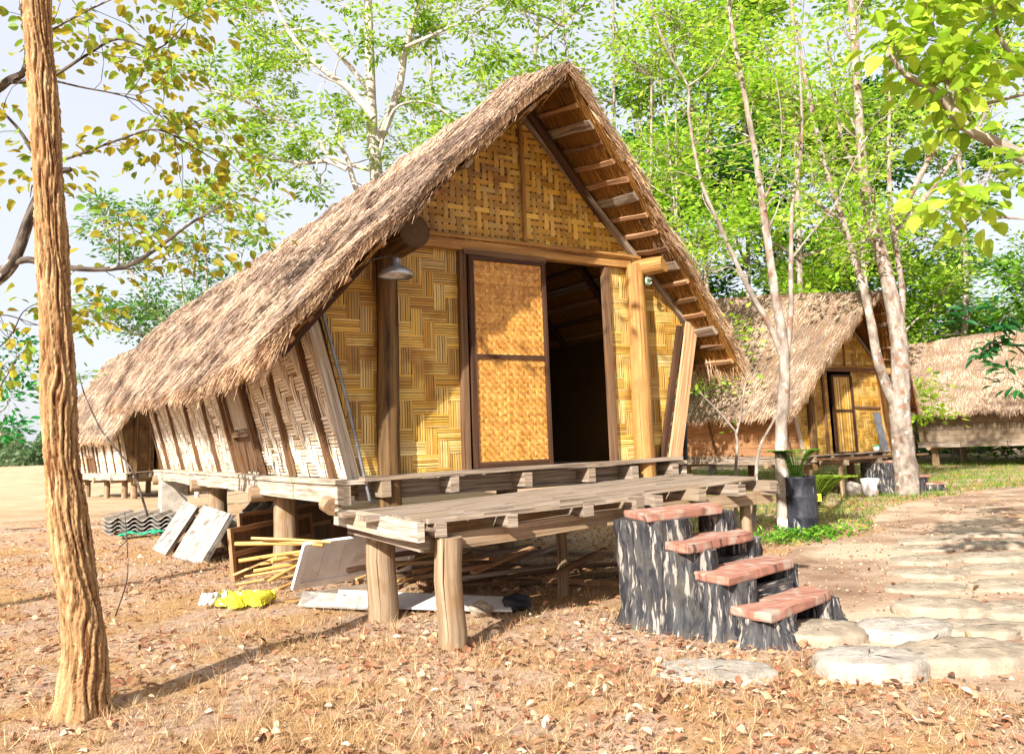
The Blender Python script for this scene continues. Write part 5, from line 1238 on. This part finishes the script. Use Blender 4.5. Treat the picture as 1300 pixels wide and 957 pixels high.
mb.blades(np.column_stack([C_, gh(C_[:, 0], C_[:, 1])]), np.column_stack([dr_*.45, np.full(n, .75)]), rng.uniform(.03, .11, n), rng.uniform(.0015, .0035, n), pal[rng.integers(0, 5, n)]*rng.uniform(.75, 1.15, (n, 1)), tip=.1)
mb.build('dry_grass', M['dry_leaf'], None, kind='stuff', label='short dry straw coloured grass between the fallen leaves', cat='dry grass')
# green grass on the right, beyond the path
P = visible_xy(90000, 8.5, 30, px0=850, px1=1400, power=.9)
inp = inside(P, pathpoly)
gw = patch(P, .9, 1.)*.6+.45
dl = (P-CAM[:2]) @ (_f[:2]/np.linalg.norm(_f[:2]))
keep = (~inp) & (rng.random(len(P)) < gw*(.35+.65*patch(P, 2.7))) & (dl > 9.6+rng.random(len(P))*2.5); P = P[keep]; n = len(P)
pal = np.array([rgb(c) for c in ('4f8a24', '6ca832', '88b83c', '3c7020', 'a8c04a', 'c0b460')])
mb = MB(); mb.blades(np.column_stack([P, gh(P[:, 0], P[:, 1])]), rng.normal(0, .5, (n, 3))+V(0, 0, .8), rng.uniform(.04, .13, n), rng.uniform(.006, .014, n), pal[rng.integers(0, 6, n)]*rng.uniform(.6, 1.1, (n, 1)), tip=.2)
mb.build('green_grass', M['leaf'], None, kind='stuff', label='short green grass around the small huts at the right', cat='grass')
# small weeds by the barrel
P = rng.normal(0, .35, (900, 2))*V(1.3, .5)+Gz(1015, 684, 0)[:2]; n = len(P); mb = MB()
mb.leaves(np.column_stack([P, rng.uniform(.01, .12, n)]), rng.normal(0, 1, (n, 3))*V(1, 1, .5), nrm(rng.normal(0, .4, (n, 3))+V(0, 0, 1)), .06, .03, np.array([rgb('6fae30'), rgb('9cc040'), rgb('3f8028')])[rng.integers(0, 3, n)])
mb.build('weeds', M['leaf'], None, kind='stuff', label='low green weeds around the barrel and the slim tree foot', cat='weeds')

# pebbles and crumbs on the path
P = visible_xy(9000, 3.2, 15, px0=780, px1=1400, power=1.2); P = P[inside(P, pathpoly)]; n = len(P)
s_ = .003+.012*rng.random(n)**3; a0 = rng.uniform(0, 6.28, n); vv = []
for k in range(4): vv.append(np.column_stack([P[:, 0]+np.cos(a0+k*1.57)*s_*(1+.3*rng.random(n)), P[:, 1]+np.sin(a0+k*1.57)*s_*(1+.3*rng.random(n)), gh(P[:, 0], P[:, 1])+.013]))
vv.append(np.column_stack([P, gh(P[:, 0], P[:, 1])+.014+s_*.9])); v = np.stack(vv, 1).reshape(-1, 3)
b = np.arange(n)[:, None]*5; f = np.concatenate([b+np.array([[k, (k+1) % 4, 4]]) for k in range(4)])
pal = np.array([rgb(c) for c in ('8a7058', 'b09880', 'cbb8a0', '6e5644', 'a07a5a')]); mb = MB(); mb.add(v, f, None, np.tile(pal[rng.integers(0, 5, n)], (4, 1)))
mb.build('pebbles', M['dry_leaf'], None, kind='stuff', label='small pebbles and crumbs of earth on the sandy path', cat='pebbles')
